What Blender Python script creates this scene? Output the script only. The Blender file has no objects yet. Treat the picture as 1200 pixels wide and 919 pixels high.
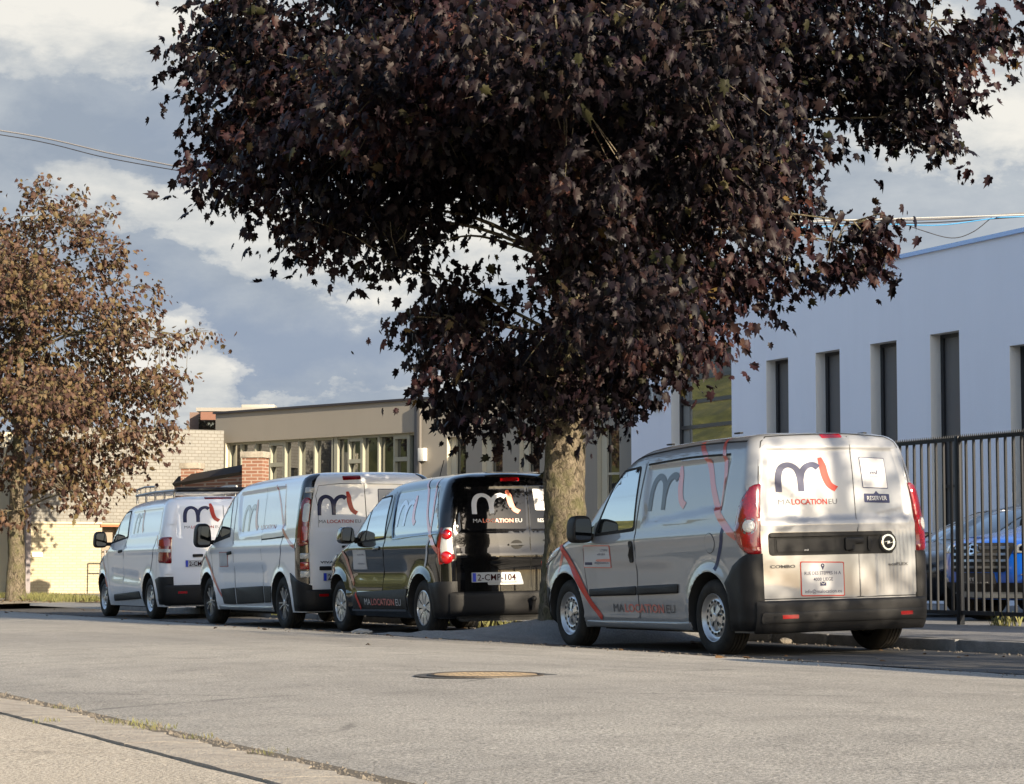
import bpy, bmesh, math, random
import numpy as np
from math import sin, cos, pi, radians, sqrt, atan2, exp
from mathutils.geometry import tessellate_polygon
from mathutils import Vector, Matrix, noise as mnoise
random.seed(7); rng = np.random.default_rng(7)
sc = bpy.context.scene
COL = sc.collection

# ------------------------------------------------------------------ camera
F = 2700.0; PITCH = math.atan(202.5 / F); TH = radians(24)
UX = Vector((-sin(TH), cos(TH), 0)); VX = Vector((cos(TH), sin(TH), 0))   # along the street / across it
def W(u, v, z=0.0): return UX * u + VX * v + Vector((0, 0, z))
cam = bpy.data.objects.new('camera', bpy.data.cameras.new('camera')); COL.objects.link(cam)
cam.data.sensor_width = 36; cam.data.lens = 36 * F / 1200; cam.data.clip_end = 3000; cam.data.clip_start = .2
cam.rotation_euler = (pi / 2 + PITCH, 0, 0); sc.camera = cam
def ray(x, y):
    return (Vector((0, cos(PITCH), sin(PITCH))) + Vector((1, 0, 0)) * ((x - 600) / F)
            + Vector((0, -sin(PITCH), cos(PITCH))) * ((459.5 - y) / F))
def at(x, y, Y):
    r = ray(x, y); return r * (Y / r.y)
def uv_of(x, v):                                   # street u of the point seen in column x at street offset v
    r = (x - 600) / F; Y = v / (cos(TH) * r + sin(TH)); return -sin(TH) * r * Y + cos(TH) * Y

# ------------------------------------------------------------------ light
SUN_EL = radians(19); PHI = radians(12.5)
sdir = (-UX * cos(PHI) + VX * sin(PHI)).normalized() * cos(SUN_EL) + Vector((0, 0, sin(SUN_EL)))   # towards the sun
sun = bpy.data.objects.new('sun', bpy.data.lights.new('sun', 'SUN')); COL.objects.link(sun)
sun.data.energy = 4.3; sun.data.angle = radians(.5); sun.data.color = (1, .84, .62)
sun.rotation_euler = sdir.to_track_quat('Z', 'Y').to_euler(); sun.location = (0, -20, 30)
sc.view_settings.view_transform = 'Standard'; sc.view_settings.look = 'None'
sc.view_settings.exposure = 1.55; sc.view_settings.gamma = 1
sc.cycles.max_bounces = 6; sc.cycles.transparent_max_bounces = 8
sc.cycles.use_denoising = True
try: sc.cycles.denoiser = 'OPENIMAGEDENOISE'
except Exception: pass

def lin(r, g, b):
    f = lambda c: (c / 255 / 12.92) if c / 255 <= .04045 else ((c / 255 + .055) / 1.055) ** 2.4
    return (f(r), f(g), f(b), 1)

class NT:
    """small wrapper to write shader graphs tersely"""
    def __init__(s, nt): s.nt = nt; s.N = nt.nodes; s.L = nt.links
    def n(s, t, **kw):
        o = s.N.new(t)
        for k, v in kw.items(): setattr(o, k, v)
        return o
    def put(s, sock, v):
        if hasattr(v, 'links') or isinstance(v, bpy.types.NodeSocket): s.L.new(v, sock)
        else: sock.default_value = v
    def m(s, op, a, b=None, c=None, clamp=False):
        o = s.n('ShaderNodeMath', operation=op, use_clamp=clamp)
        for i, v in enumerate((a, b, c)):
            if v is not None: s.put(o.inputs[i], v)
        return o.outputs[0]
    def mix(s, f, a, b, mode='MIX'):
        o = s.n('ShaderNodeMix', data_type='RGBA', blend_type=mode)
        s.put(o.inputs[0], f); s.put(o.inputs[6], a); s.put(o.inputs[7], b); return o.outputs[2]
    def noise(s, vec, scale, detail=4, rough=.55, dist=0, col=False):
        o = s.n('ShaderNodeTexNoise'); o.inputs['Scale'].default_value = scale
        o.inputs['Detail'].default_value = detail; o.inputs['Roughness'].default_value = rough
        o.inputs['Distortion'].default_value = dist
        if vec is not None: s.L.new(vec, o.inputs['Vector'])
        return o.outputs['Color' if col else 'Fac']
    def ramp(s, f, *stops, interp='LINEAR'):
        o = s.n('ShaderNodeValToRGB'); o.color_ramp.interpolation = interp; e = o.color_ramp.elements
        while len(e) < len(stops): e.new(.5)
        for k, (p, c) in enumerate(stops):
            e[k].position = p; e[k].color = c if hasattr(c, '__len__') else (c, c, c, 1)
        s.put(o.inputs[0], f); return o.outputs[0]
    def mapping(s, vec, scale=(1, 1, 1), rot=(0, 0, 0), loc=(0, 0, 0)):
        o = s.n('ShaderNodeMapping'); s.L.new(vec, o.inputs[0])
        o.inputs['Scale'].default_value = scale; o.inputs['Rotation'].default_value = rot; o.inputs['Location'].default_value = loc
        return o.outputs[0]

# ------------------------------------------------------------------ world: clear sky plus broken cumulus
world = bpy.data.worlds.new('World'); sc.world = world; world.use_nodes = True
g = NT(world.node_tree); g.N.clear()
sky = g.n('ShaderNodeTexSky', sky_type='NISHITA', sun_disc=False)
sky.sun_elevation = SUN_EL; sky.sun_rotation = atan2(sdir.x, sdir.y); sky.air_density = 1.0; sky.dust_density = 1.5; sky.ozone_density = 1.5
bgA = g.n('ShaderNodeBackground'); g.L.new(sky.outputs[0], bgA.inputs[0]); bgA.inputs[1].default_value = .11
tc = g.n('ShaderNodeTexCoord').outputs['Generated']
sx = g.n('ShaderNodeSeparateXYZ'); g.L.new(tc, sx.inputs[0])
az0 = g.m('ARCTAN2', sx.outputs[0], sx.outputs[1]); el0 = g.m('ARCSINE', sx.outputs[2])
wv = g.mapping(tc, (1, 1, 1.7))
w1 = g.noise(wv, 9, 8, .62, 0, True); ws = g.n('ShaderNodeSeparateXYZ'); g.L.new(w1, ws.inputs[0])
az = g.m('ADD', az0, g.m('MULTIPLY', g.m('SUBTRACT', ws.outputs[0], .5), .16))
el = g.m('ADD', el0, g.m('MULTIPLY', g.m('SUBTRACT', ws.outputs[1], .5), .11))
def blob(x, y, sx_, sy_):                          # a cloud bank, placed by its bearing and elevation
    d = ray(x, y).normalized(); a, e = atan2(d.x, d.y), math.asin(d.z)
    q = g.m('ADD', g.m('POWER', g.m('ABSOLUTE', g.m('DIVIDE', g.m('SUBTRACT', az, a), sx_ / F)), 2.0),
            g.m('POWER', g.m('ABSOLUTE', g.m('DIVIDE', g.m('SUBTRACT', el, e), sy_ / F)), 2.0))
    return g.m('EXPONENT', g.m('MULTIPLY', q, -1.0))
def blobs(lst):
    t = None
    for (x, y, a, b, k) in lst:
        q = g.m('MULTIPLY', blob(x, y, a, b), k); t = q if t is None else g.m('ADD', t, q)
    return t
fb = g.noise(g.mapping(tc, (1, 1, 2.6)), 7, 9, .6, .3)
fine = g.noise(g.mapping(tc, (1, 1, 1.8)), 24, 8, .62, .2)
# bright cream cloud
brt = blobs([(60, 60, 200, 90, .95), (30, 205, 90, 30, .35), (330, 270, 190, 42, 1.0), (120, 265, 120, 40, .8), (235, 430, 60, 55, 1.1), (330, 470, 330, 16, .7),
             (1080, 120, 150, 90, .7), (1230, 150, 110, 60, .6), (560, 300, 200, 60, .7), (700, 60, 320, 60, .8), (1600, 60, 260, 120, .6)])
brt = g.m('ADD', brt, g.m('MULTIPLY', g.m('SUBTRACT', fb, .55), 1.6))
brt = g.m('ADD', brt, g.m('MULTIPLY', g.m('SUBTRACT', fine, .5), .7))
bm_ = g.ramp(brt, (.34, 0), (.52, .55), (.80, 1), interp='EASE')
# grey-blue cloud deck
gry = blobs([(600, 330, 1500, 520, 1.1), (380, 380, 330, 45, 1.0), (120, 150, 200, 60, .25), (1100, 220, 240, 90, .9), (900, 260, 500, 120, .4), (60, 20, 300, 60, .5)])
gry = g.m('ADD', gry, g.m('MULTIPLY', g.m('SUBTRACT', fb, .45), 1.1))
gm_ = g.ramp(gry, (.1, 0), (.75, 1), interp='EASE')
ccol = g.mix(g.ramp(g.m('ADD', g.m('MULTIPLY', fb, .6), g.m('MULTIPLY', fine, .4)), (.38, 0), (.62, 1)), lin(150, 161, 175), lin(187, 193, 198))
deck = g.mix(gm_, (*lin(148, 163, 182)[:3], 1), ccol)
cream = g.ramp(g.m('ADD', g.m('MULTIPLY', fb, .8), g.m('MULTIPLY', fine, .35)), (.40, lin(168, 174, 182)), (.53, lin(203, 205, 204)), (.66, lin(234, 231, 223)))
low = blobs([(380, 405, 420, 60, .9), (230, 160, 90, 110, .5)])
deck = g.mix(g.m('MINIMUM', low, .85), deck, lin(141, 155, 176))
cl = g.mix(bm_, deck, cream)
bgB = g.n('ShaderNodeBackground'); g.L.new(cl, bgB.inputs[0]); bgB.inputs[1].default_value = .375
cov = g.m('MAXIMUM', bm_, gm_)
mixs = g.n('ShaderNodeMixShader'); g.put(mixs.inputs[0], g.m('ADD', g.m('MULTIPLY', cov, .75), .25, clamp=True))
g.L.new(bgA.outputs[0], mixs.inputs[1]); g.L.new(bgB.outputs[0], mixs.inputs[2])
wo = g.n('ShaderNodeOutputWorld'); g.L.new(mixs.outputs[0], wo.inputs[0])

# ------------------------------------------------------------------ materials
MATS = {}
def mat(name, col=(.5, .5, .5), rough=.5, metal=0., spec=.5, coat=0., croughness=.03, var=0., vscale=6., bump=0., bscale=40., col2=None, fn=None, ior=None):
    if name in MATS: return MATS[name]
    m = bpy.data.materials.new(name); m.use_nodes = True; MATS[name] = m
    t = NT(m.node_tree); b = m.node_tree.nodes['Principled BSDF']
    c = (*col[:3], 1)
    b.inputs['Base Color'].default_value = c; b.inputs['Roughness'].default_value = rough; b.inputs['Metallic'].default_value = metal
    b.inputs['Specular IOR Level'].default_value = spec; b.inputs['Coat Weight'].default_value = coat; b.inputs['Coat Roughness'].default_value = croughness
    if ior: b.inputs['IOR'].default_value = ior
    oc = t.n('ShaderNodeTexCoord').outputs['Object']
    if var or col2:
        nz = t.noise(oc, vscale, 6, .6)
        c2 = (*(col2 or [x * (1 - var) for x in col])[:3], 1)
        t.L.new(t.mix(t.ramp(nz, (.3, 0), (.7, 1)), c, c2), b.inputs['Base Color'])
    if bump:
        bp = t.n('ShaderNodeBump'); bp.inputs['Strength'].default_value = bump; bp.inputs['Distance'].default_value = .02
        t.L.new(t.noise(oc, bscale, 4, .6), bp.inputs['Height']); t.L.new(bp.outputs[0], b.inputs['Normal'])
    if fn: fn(t, b, oc)
    return m

def dirt(t, b, oc):                                 # road dust on paint
    b.inputs['Coat IOR'].default_value = 1.55
    z = t.n('ShaderNodeSeparateXYZ'); t.L.new(oc, z.inputs[0])
    k = t.m('MULTIPLY', t.ramp(z.outputs[2], (.2, 1), (.75, 0)), t.noise(oc, 9, 5, .65))
    base = tuple(b.inputs['Base Color'].default_value)
    t.L.new(t.mix(t.m('MULTIPLY', k, .35), base, (.16, .14, .11, 1)), b.inputs['Base Color'])
    t.L.new(t.m('ADD', b.inputs['Roughness'].default_value, t.m('MULTIPLY', k, .3)), b.inputs['Roughness'])
silver = mat('silver_paint', (.225, .232, .245), .45, .2, .5, 1, .02, fn=dirt)
white = mat('white_paint', (.74, .75, .78), .3, 0, .5, 1, .02, fn=dirt)
black = mat('black_paint', (.003, .003, .0035), .12, 0, .15, 1, .005)
blue = mat('blue_paint', (.004, .10, .55), .3, .1, .5, 1, .02)
darkcar = mat('dark_grey_paint', (.02, .022, .025), .25, .3, .5, 1, .02)
plastic = mat('black_plastic', (.008, .008, .009), .55, 0, .28, bump=.15, bscale=300, var=.3)
gap = mat('door_gap', (.004, .004, .004), .8)
rubber = mat('tyre_rubber', (.009, .009, .009), .8, spec=.25, bump=.2, bscale=60, col2=(.03, .027, .023), vscale=9)
alloy = mat('wheel_silver', (.50, .50, .50), .33, .75, .5, .4)
dalloy = mat('wheel_dark', (.02, .02, .022), .4, .3)
chrome = mat('chrome', (.75, .75, .75), .12, 1)
steel = mat('grey_metal', (.28, .28, .28), .4, .8)
under = mat('underbody', (.012, .012, .012), .85, bump=.3, bscale=20)
def glassy(t, b, oc):
    b.inputs['Coat Weight'].default_value = 1; b.inputs['Coat Roughness'].default_value = .0; b.inputs['Coat IOR'].default_value = 2.1
glass = mat('window_glass', (.012, .014, .014), .02, 0, 1, fn=glassy, ior=1.9)
navy = mat('navy_film', (.010, .015, .06), .5, spec=.3, coat=.15)
red = mat('red_film', (.42, .025, .012), .5, spec=.3, coat=.15)
greyf = mat('grey_film', (.06, .065, .08), .5)
charcoalf = mat('charcoal_film', (.035, .037, .045), .4)
whitef = mat('white_film', (.42, .42, .43), .5, coat=.1)
redf2 = mat('clear_red_film', (.45, .09, .07), .3, coat=.8)
brownf = mat('faded_black_film', (.018, .018, .03), .4, coat=.35)
plateb = mat('plate_blue', (.01, .04, .45), .4)
platew = mat('plate_white', (.40, .41, .42), .6, spec=.2)
platered = mat('plate_red_ink', (.025, .002, .004), .7, spec=.1)
def lampfn(t, b, oc):
    v = t.n('ShaderNodeTexVoronoi'); v.inputs['Scale'].default_value = 55; t.L.new(oc, v.inputs['Vector'])
    t.L.new(t.mix(t.ramp(v.outputs['Distance'], (.0, 0), (.8, 1)), (.20, .002, .004, 1), (.13, .001, .003, 1)), b.inputs['Base Color'])
lampred = mat('red_lens', (.4, .004, .008), .15, 0, .6, 1, 0, fn=lampfn)
lampred2 = mat('bright_red_lens', (.28, .003, .005), .1, 0, .6, 1, 0)
lampclear = mat('clear_lens', (.40, .40, .39), .2, .3, .6, 1, 0, bump=.4, bscale=70)

def asphalt(name, c1, c2, c3, speck=1., bump=.6):
    def fn(t, b, oc):
        big = t.noise(t.mapping(oc, (.35, 1, 1)), .35, 4, .5); mid = t.noise(oc, 3, 5, .6)
        lane_ = t.noise(t.mapping(oc, (1.8, .12, 1), (0, 0, 0)) if False else t.mapping(t.mapping(oc, (1, 1, 1), (0, 0, -TH)), (1.7, .13, 1)), 1, 6, .6)
        f1 = t.noise(oc, 85, 3, .7); f2 = t.noise(oc, 260, 2, .7)
        c = t.mix(t.ramp(big, (.35, 0), (.65, 1)), (*c1, 1), (*c2, 1))
        c = t.mix(t.m('MULTIPLY', t.ramp(mid, (.48, 0), (.7, 1)), .5), c, (*c3, 1))
        c = t.mix(.8, c, t.ramp(lane_, (.3, .84), (.5, 1.0), (.7, 1.12)), 'MULTIPLY')
        sp = t.ramp(t.m('ADD', t.m('MULTIPLY', f1, .6), t.m('MULTIPLY', f2, .4)), (.40, .40), (.5, 1.0), (.61, 1.7))
        c = t.mix(speck, c, sp, 'MULTIPLY')
        # fine meandering cracks
        vo = t.n('ShaderNodeTexVoronoi', feature='DISTANCE_TO_EDGE'); vo.inputs['Scale'].default_value = .33
        t.L.new(t.mapping(t.mix(.16, oc, t.noise(oc, 1.7, 6, .7, 0, True)), (1, 1, 1)), vo.inputs['Vector'])
        cr = t.m('MULTIPLY', t.ramp(vo.outputs['Distance'], (.001, 1), (.006, 0)), t.ramp(t.noise(oc, .8, 3), (.5, 0), (.6, .6)))
        c = t.mix(cr, c, (.03, .028, .025, 1))
        t.L.new(c, b.inputs['Base Color'])
        bp = t.n('ShaderNodeBump'); bp.inputs['Strength'].default_value = bump; bp.inputs['Distance'].default_value = .006
        t.L.new(t.m('ADD', f1, t.m('MULTIPLY', mid, 1.5)), bp.inputs['Height']); t.L.new(bp.outputs[0], b.inputs['Normal'])
    return mat(name, c1, .85, spec=.3, fn=fn)
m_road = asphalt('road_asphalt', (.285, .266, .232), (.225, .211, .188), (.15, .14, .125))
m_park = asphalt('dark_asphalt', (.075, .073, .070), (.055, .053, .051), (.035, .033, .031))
m_walk = asphalt('pavement_asphalt', (.17, .168, .17), (.13, .13, .13), (.2, .2, .2))
m_hump = asphalt('broken_paving', (.22, .215, .205), (.16, .155, .15), (.27, .26, .24), bump=1.)
m_near = asphalt('near_pavement', (.37, .325, .26), (.30, .265, .21), (.36, .32, .26), bump=1.)
m_conc = mat('kerb_concrete', (.36, .32, .26), .9, col2=(.23, .20, .165), vscale=9, bump=.7, bscale=60)
m_kerb = mat('kerb_stone', (.20, .195, .19), .9, col2=(.12, .12, .115), vscale=7, bump=.6, bscale=45)
m_dirt = mat('verge_soil', (.30, .26, .19), .95, col2=(.16, .13, .08), vscale=3, bump=1, bscale=25)

# ------------------------------------------------------------------ object helpers
def link(o, parent=None):
    COL.objects.link(o)
    if parent is not None: o.parent = parent
    return o
def tag(o, label=None, cat=None, group=None, kind=None):
    for k, v in (('label', label), ('category', cat), ('group', group), ('kind', kind)):
        if v: o[k] = v
    return o
def finish(bm, name, m, parent=None, smooth=True, angle=35):
    me = bpy.data.meshes.new(name); bm.normal_update(); bm.to_mesh(me); bm.free()
    for x in (m if isinstance(m, (list, tuple)) else [m]): me.materials.append(x)
    if smooth:
        me.shade_smooth()
        try: me.set_sharp_from_angle(angle=radians(angle))
        except Exception: pass
    return link(bpy.data.objects.new(name, me), parent)
def from_py(name, vs, fs, m, parent=None, smooth=False, mi=None):
    me = bpy.data.meshes.new(name); me.from_pydata([tuple(v) for v in vs], [], fs)
    for x in (m if isinstance(m, (list, tuple)) else [m]): me.materials.append(x)
    if mi is not None: me.polygons.foreach_set('material_index', mi)
    if smooth:
        me.shade_smooth()
        try: me.set_sharp_from_angle(angle=radians(35))
        except Exception: pass
    me.update(); return link(bpy.data.objects.new(name, me), parent)
def empty(name, loc=(0, 0, 0), rot=None):
    o = bpy.data.objects.new(name, None); o.location = loc; o.empty_display_size = .3
    if rot: o.rotation_euler = rot
    return link(o)
def copy_tree(o, parent=None):
    c = o.copy(); COL.objects.link(c)
    if parent is not None: c.parent = parent
    for ch in list(o.children): copy_tree(ch, c)
    return c
def add_box(bm, c, s, rot=None, bev=0.):
    """box of full size s centred at c"""
    mtx = Matrix.Translation(Vector(c)) @ (rot.to_4x4() if rot else Matrix.Identity(4)) @ Matrix.Diagonal((*s, 1))
    r = bmesh.ops.create_cube(bm, size=1, matrix=mtx)
    if bev:
        es = list({e for v in r['verts'] for e in v.link_edges})
        bmesh.ops.bevel(bm, geom=es, offset=bev, segments=2, affect='EDGES', profile=.5)
def box_obj(name, c, s, m, parent=None, rot=None, bev=0., smooth=True):
    bm = bmesh.new(); add_box(bm, c, s, rot, bev); return finish(bm, name, m, parent, smooth)
def tube(bm, pts, rad, seg=8, cap=True):
    pts = [Vector(p) for p in pts]; rad = rad if hasattr(rad, '__len__') else [rad] * len(pts)
    rings = []; prev = None
    for i, p in enumerate(pts):
        t = (pts[min(i + 1, len(pts) - 1)] - pts[max(i - 1, 0)]).normalized()
        a = prev if prev is not None else (Vector((0, 0, 1)) if abs(t.z) < .9 else Vector((1, 0, 0)))
        s = t.cross(a); s = s.normalized() if s.length > 1e-5 else t.orthogonal().normalized(); b = s.cross(t).normalized(); prev = b
        rings.append([bm.verts.new(p + (s * cos(2 * pi * k / seg) + b * sin(2 * pi * k / seg)) * rad[i]) for k in range(seg)])
    for r0, r1 in zip(rings, rings[1:]):
        for k in range(seg): bm.faces.new((r0[k], r0[(k + 1) % seg], r1[(k + 1) % seg], r1[k]))
    if cap and seg > 2:
        try: bm.faces.new(rings[0][::-1]); bm.faces.new(rings[-1])
        except Exception: pass
def lathe(bm, prof, seg=48, axis='y', c=(0, 0, 0)):
    """prof = [(offset along axis, radius)]"""
    rings = []
    for (o, r) in prof:
        ring = []
        for k in range(seg):
            a = 2 * pi * k / seg
            p = (r * cos(a), o, r * sin(a)) if axis == 'y' else (r * cos(a), r * sin(a), o)
            ring.append(bm.verts.new(Vector(p) + Vector(c)))
        rings.append(ring)
    for r0, r1 in zip(rings, rings[1:]):
        for k in range(seg): bm.faces.new((r0[k], r1[k], r1[(k + 1) % seg], r0[(k + 1) % seg]))
    return rings
def pchip(xs, ys):
    xs = np.array(xs, float); ys = np.array(ys, float); h = np.diff(xs); d = np.diff(ys) / h; m = np.zeros_like(ys)
    m[0], m[-1] = d[0], d[-1]
    for i in range(1, len(xs) - 1):
        m[i] = 0 if d[i - 1] * d[i] <= 0 else 2 * d[i - 1] * d[i] / (d[i - 1] + d[i])
    xl, yl, ml, hl = xs.tolist(), ys.tolist(), m.tolist(), h.tolist()
    def f(x):
        if x <= xl[0]: return yl[0]
        if x >= xl[-1]: return yl[-1]
        i = 0
        while xl[i + 1] < x: i += 1
        t = (x - xl[i]) / hl[i]; a = yl[i]; b = yl[i + 1]
        return (2 * t ** 3 - 3 * t * t + 1) * a + (t ** 3 - 2 * t * t + t) * hl[i] * ml[i] + (-2 * t ** 3 + 3 * t * t) * b + (t ** 3 - t * t) * hl[i] * ml[i + 1]
    return f
def sstep(a, b, x):
    t = max(0., min(1., (x - a) / (b - a))); return t * t * (3 - 2 * t)
def arc(cx, cy, r, a0, a1, n, ry=None):
    return [(cx + r * cos(radians(a0 + (a1 - a0) * i / n)), cy + (ry or r) * sin(radians(a0 + (a1 - a0) * i / n))) for i in range(n + 1)]
def rpoly(pts, r, n=4):
    """round the corners of a polygon"""
    out = []; N = len(pts)
    for i in range(N):
        p = Vector(pts[i]); a = Vector(pts[i - 1]) - p; b = Vector(pts[(i + 1) % N]) - p
        rr = r[i] if hasattr(r, '__len__') else r
        k = min(rr, a.length * .45, b.length * .45); a = p + a.normalized() * k; b = p + b.normalized() * k
        for j in range(n + 1):
            t = j / n; q = a * (1 - t) ** 2 + p * 2 * t * (1 - t) + b * t * t; out.append((q.x, q.y))
    return out
def ring2(cx, cy, r1, r0, ry1=None, ry0=None):
    return [arc(cx, cy, r1, a, a + 180, 14, ry1) + arc(cx, cy, r0, a + 180, a, 14, ry0) for a in (0, 180)]
def smooth_path(pts, n=6):
    out = []; P = [Vector(p) for p in pts]
    for i in range(len(P) - 1):
        p0, p1, p2, p3 = P[max(i - 1, 0)], P[i], P[i + 1], P[min(i + 2, len(P) - 1)]
        for j in range(n):
            t = j / n
            out.append(.5 * ((2 * p1) + (p2 - p0) * t + (2 * p0 - 5 * p1 + 4 * p2 - p3) * t * t + (3 * p1 - p0 - 3 * p2 + p3) * t ** 3))
    return out + [P[-1]]
def stroke(pts, w, n=6):
    P = smooth_path(pts, n); w = w if hasattr(w, '__len__') else [w, w]; L = []; R = []
    for i, p in enumerate(P):
        t = (P[min(i + 1, len(P) - 1)] - P[max(i - 1, 0)]).normalized(); nrm = Vector((-t.y, t.x))
        s = i / (len(P) - 1) * (len(w) - 1); k = min(int(s), len(w) - 2); ww = w[k] + (w[k + 1] - w[k]) * (s - k)
        L.append(p + nrm * ww / 2); R.append(p - nrm * ww / 2)
    return [tuple(q) for q in L + R[::-1]]

# ------------------------------------------------------------------ curved panels laid on a vehicle body
def poly_bm(polys, cell):
    bm = bmesh.new()
    for poly in polys:
        P = [Vector((p[0], p[1], 0)) for k, p in enumerate(poly) if (Vector(p) - Vector(poly[k - 1])).length > 1e-6]
        vs = [bm.verts.new(p) for p in P]
        for t in tessellate_polygon([P]):
            try: bm.faces.new([vs[i] for i in t])
            except Exception: pass
    grid_cut(bm, cell); return bm
def grid_cut(bm, cell):
    if not bm.verts: return
    for ax in (0, 1):
        lo = min(v.co[ax] for v in bm.verts); hi = max(v.co[ax] for v in bm.verts); n = int((hi - lo) / cell)
        for i in range(1, n + 1):
            c = lo + (hi - lo) * i / (n + 1); co = [0, 0, 0]; co[ax] = c; no = [0, 0, 0]; no[ax] = 1
            bmesh.ops.bisect_plane(bm, geom=bm.verts[:] + bm.edges[:] + bm.faces[:], dist=1e-5, plane_co=co, plane_no=no)
CTR = Vector((1.3, 0, .9))
def place_bm(bm, mp, off=.003, rim=None, pillow=0., pr=.05, polys=None):
    """map a flat (a, b) mesh onto the body by mp, raised by off; optional rim and domed middle"""
    if pillow and polys:
        segs = []
        for poly in polys:
            P = np.array(poly); segs.append(np.stack([P, np.roll(P, -1, 0)], 1))
        S = np.concatenate(segs); A = S[:, 0]; D = S[:, 1] - A; DD = (D * D).sum(1) + 1e-12
    for f in bm.faces:
        if f.normal.z < 0: f.normal_flip()
    bound = [e for e in bm.edges if e.is_boundary] if rim else []
    info = {}; nl = bm.verts.layers.float_vector.new('nrm')
    for v in list(bm.verts):
        a, b = v.co.x, v.co.y; p, n = mp(a, b); h = off
        if pillow and polys:
            q = np.array((a, b)) - A; t = np.clip((q * D).sum(1) / DD, 0, 1); d = float(np.sqrt(((q - D * t[:, None]) ** 2).sum(1).min()))
            k = min(d / pr, 1); h = off + pillow * sqrt(max(0, 1 - (1 - k) ** 2))
        info[v] = (p, n); v.co = p + n * h; v[nl] = n
    if rim:
        r = bmesh.ops.extrude_edge_only(bm, edges=bound)
        ne = [x for x in r['geom'] if isinstance(x, bmesh.types.BMVert)]
        old = {e_v for e in bound for e_v in e.verts}
        for nv in ne:
            src = min((e.other_vert(nv) for e in nv.link_edges if e.other_vert(nv) in info), key=lambda s: (s.co - nv.co).length, default=None)
            if src: p, n = info[src]; nv.co = p - n * rim; nv[nl] = n
    bmesh.ops.recalc_face_normals(bm, faces=bm.faces[:]) if rim else None
def orient_out(bm):
    s = 0
    for f in bm.faces:
        c = f.calc_center_median(); s += f.normal.dot(c - CTR) * f.calc_area()
    if s < 0:
        for f in bm.faces: f.normal_flip()
def patch(name, polys, mp, m, parent, off=.003, rim=.004, cell=.06, pillow=0., pr=.05, angle=40, label=None):
    if polys and not hasattr(polys[0][0], '__len__'): polys = [polys]
    bm = poly_bm(polys, cell); place_bm(bm, mp, off, rim, pillow, pr, polys)
    bm.normal_update(); orient_out(bm)
    nl = bm.verts.layers.float_vector.get('nrm'); NN = None if pillow else [tuple(v[nl]) for v in bm.verts]
    o = finish(bm, name, m, parent, True, angle)
    if NN: o.data.normals_split_custom_set_from_vertices(NN)
    if label: o['label'] = label
    return o
_tc = {}
def text_mesh(s, bold):
    if (s, bold) not in _tc:
        cu = bpy.data.curves.new('txt', 'FONT'); cu.body = s; cu.offset = bold; cu.resolution_u = 2; cu.size = 1
        o = bpy.data.objects.new('txt', cu); COL.objects.link(o); bpy.context.view_layer.update()
        me = bpy.data.meshes.new_from_object(o.evaluated_get(bpy.context.evaluated_depsgraph_get()))
        V = [(v.co.x, v.co.y) for v in me.vertices]; Fs = [tuple(p.vertices) for p in me.polygons]
        bpy.data.objects.remove(o); bpy.data.curves.remove(cu); bpy.data.meshes.remove(me); _tc[(s, bold)] = (V, Fs)
    return _tc[(s, bold)]
def text_bm(s, a0, b0, h, width=None, bold=0., da=-1, slant=0.):
    """text starting at (a0,b0), cap height h, reading towards da"""
    V, Fs = text_mesh(s, bold); xs = [v[0] for v in V]; x0, x1 = min(xs), max(xs); k = h / .72; kx = (width / (x1 - x0)) if width else k
    bm = bmesh.new(); vs = [bm.verts.new((a0 + da * (x - x0) * kx, b0 + y * k + slant * (x - x0) * kx, 0)) for x, y in V]
    for f in Fs:
        try: bm.faces.new([vs[i] for i in f])
        except Exception: pass
    return bm
def text_on(name, s, a0, b0, h, mp, m, parent, width=None, bold=0., off=.004, cell=.12, slant=0.):
    bm = text_bm(s, a0, b0, h, width, bold, -1, slant); bmesh.ops.triangulate(bm, faces=bm.faces[:]); grid_cut(bm, cell)
    place_bm(bm, mp, off); bm.normal_update(); orient_out(bm); return finish(bm, name, m, parent, False)

# logo in its own units: 1 wide, text below; (p right, q up)
def M_polys():
    s1 = stroke([(.03, -.02), (.04, .28), (.10, .46), (.22, .52), (.34, .44), (.385, .26), (.39, -.01)], [.10, .105, .11, .10, .105, .10], 5)
    s2 = stroke([(.40, .22), (.43, .38), (.51, .49), (.62, .52), (.70, .46)], [.08, .10, .105, .12], 5)
    return [s1], [s2]
def L_polys():
    return [stroke([(.745, .66), (.775, .50), (.80, .30), (.86, .12), (.97, .03)], [.06, .12, .12, .115, .12], 6)]
def logo(mp, a0, b0, w, h, parent, mm, ml, off=.004, text=True, tm=None, tw=None, cell=.07, tcol=None):
    """a0,b0 = left end of the letters' foot line; w width, h height of the tall l"""
    tr = lambda P: [[(a0 - p * w, b0 + q * h / .66) for p, q in poly] for poly in P]
    A, B = M_polys()
    o = patch('logo_letter_m', tr(A), mp, mm, parent, off, None, cell); patch('logo_letter_arch', tr(B), mp, mm, parent, off + .0012, None, cell)
    patch('logo_letter_l', tr(L_polys()), mp, ml, parent, off, None, cell)
    if text: wordmark(mp, a0, b0 - h * .36, w, h * .16, parent, tm or greyf, tcol or ml, off)
def wordmark(mp, a0, b0, w, h, parent, m1, m2, off=.004):
    text_on('lettering', 'MA', a0, b0, h, mp, m1, parent, w * .17, 0., off)
    text_on('lettering', 'LOCATION', a0 - w * .19, b0, h, mp, m2, parent, w * .62, .02, off)
    text_on('lettering', 'EU', a0 - w * .85, b0, h, mp, m1, parent, w * .14, 0., off)

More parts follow.
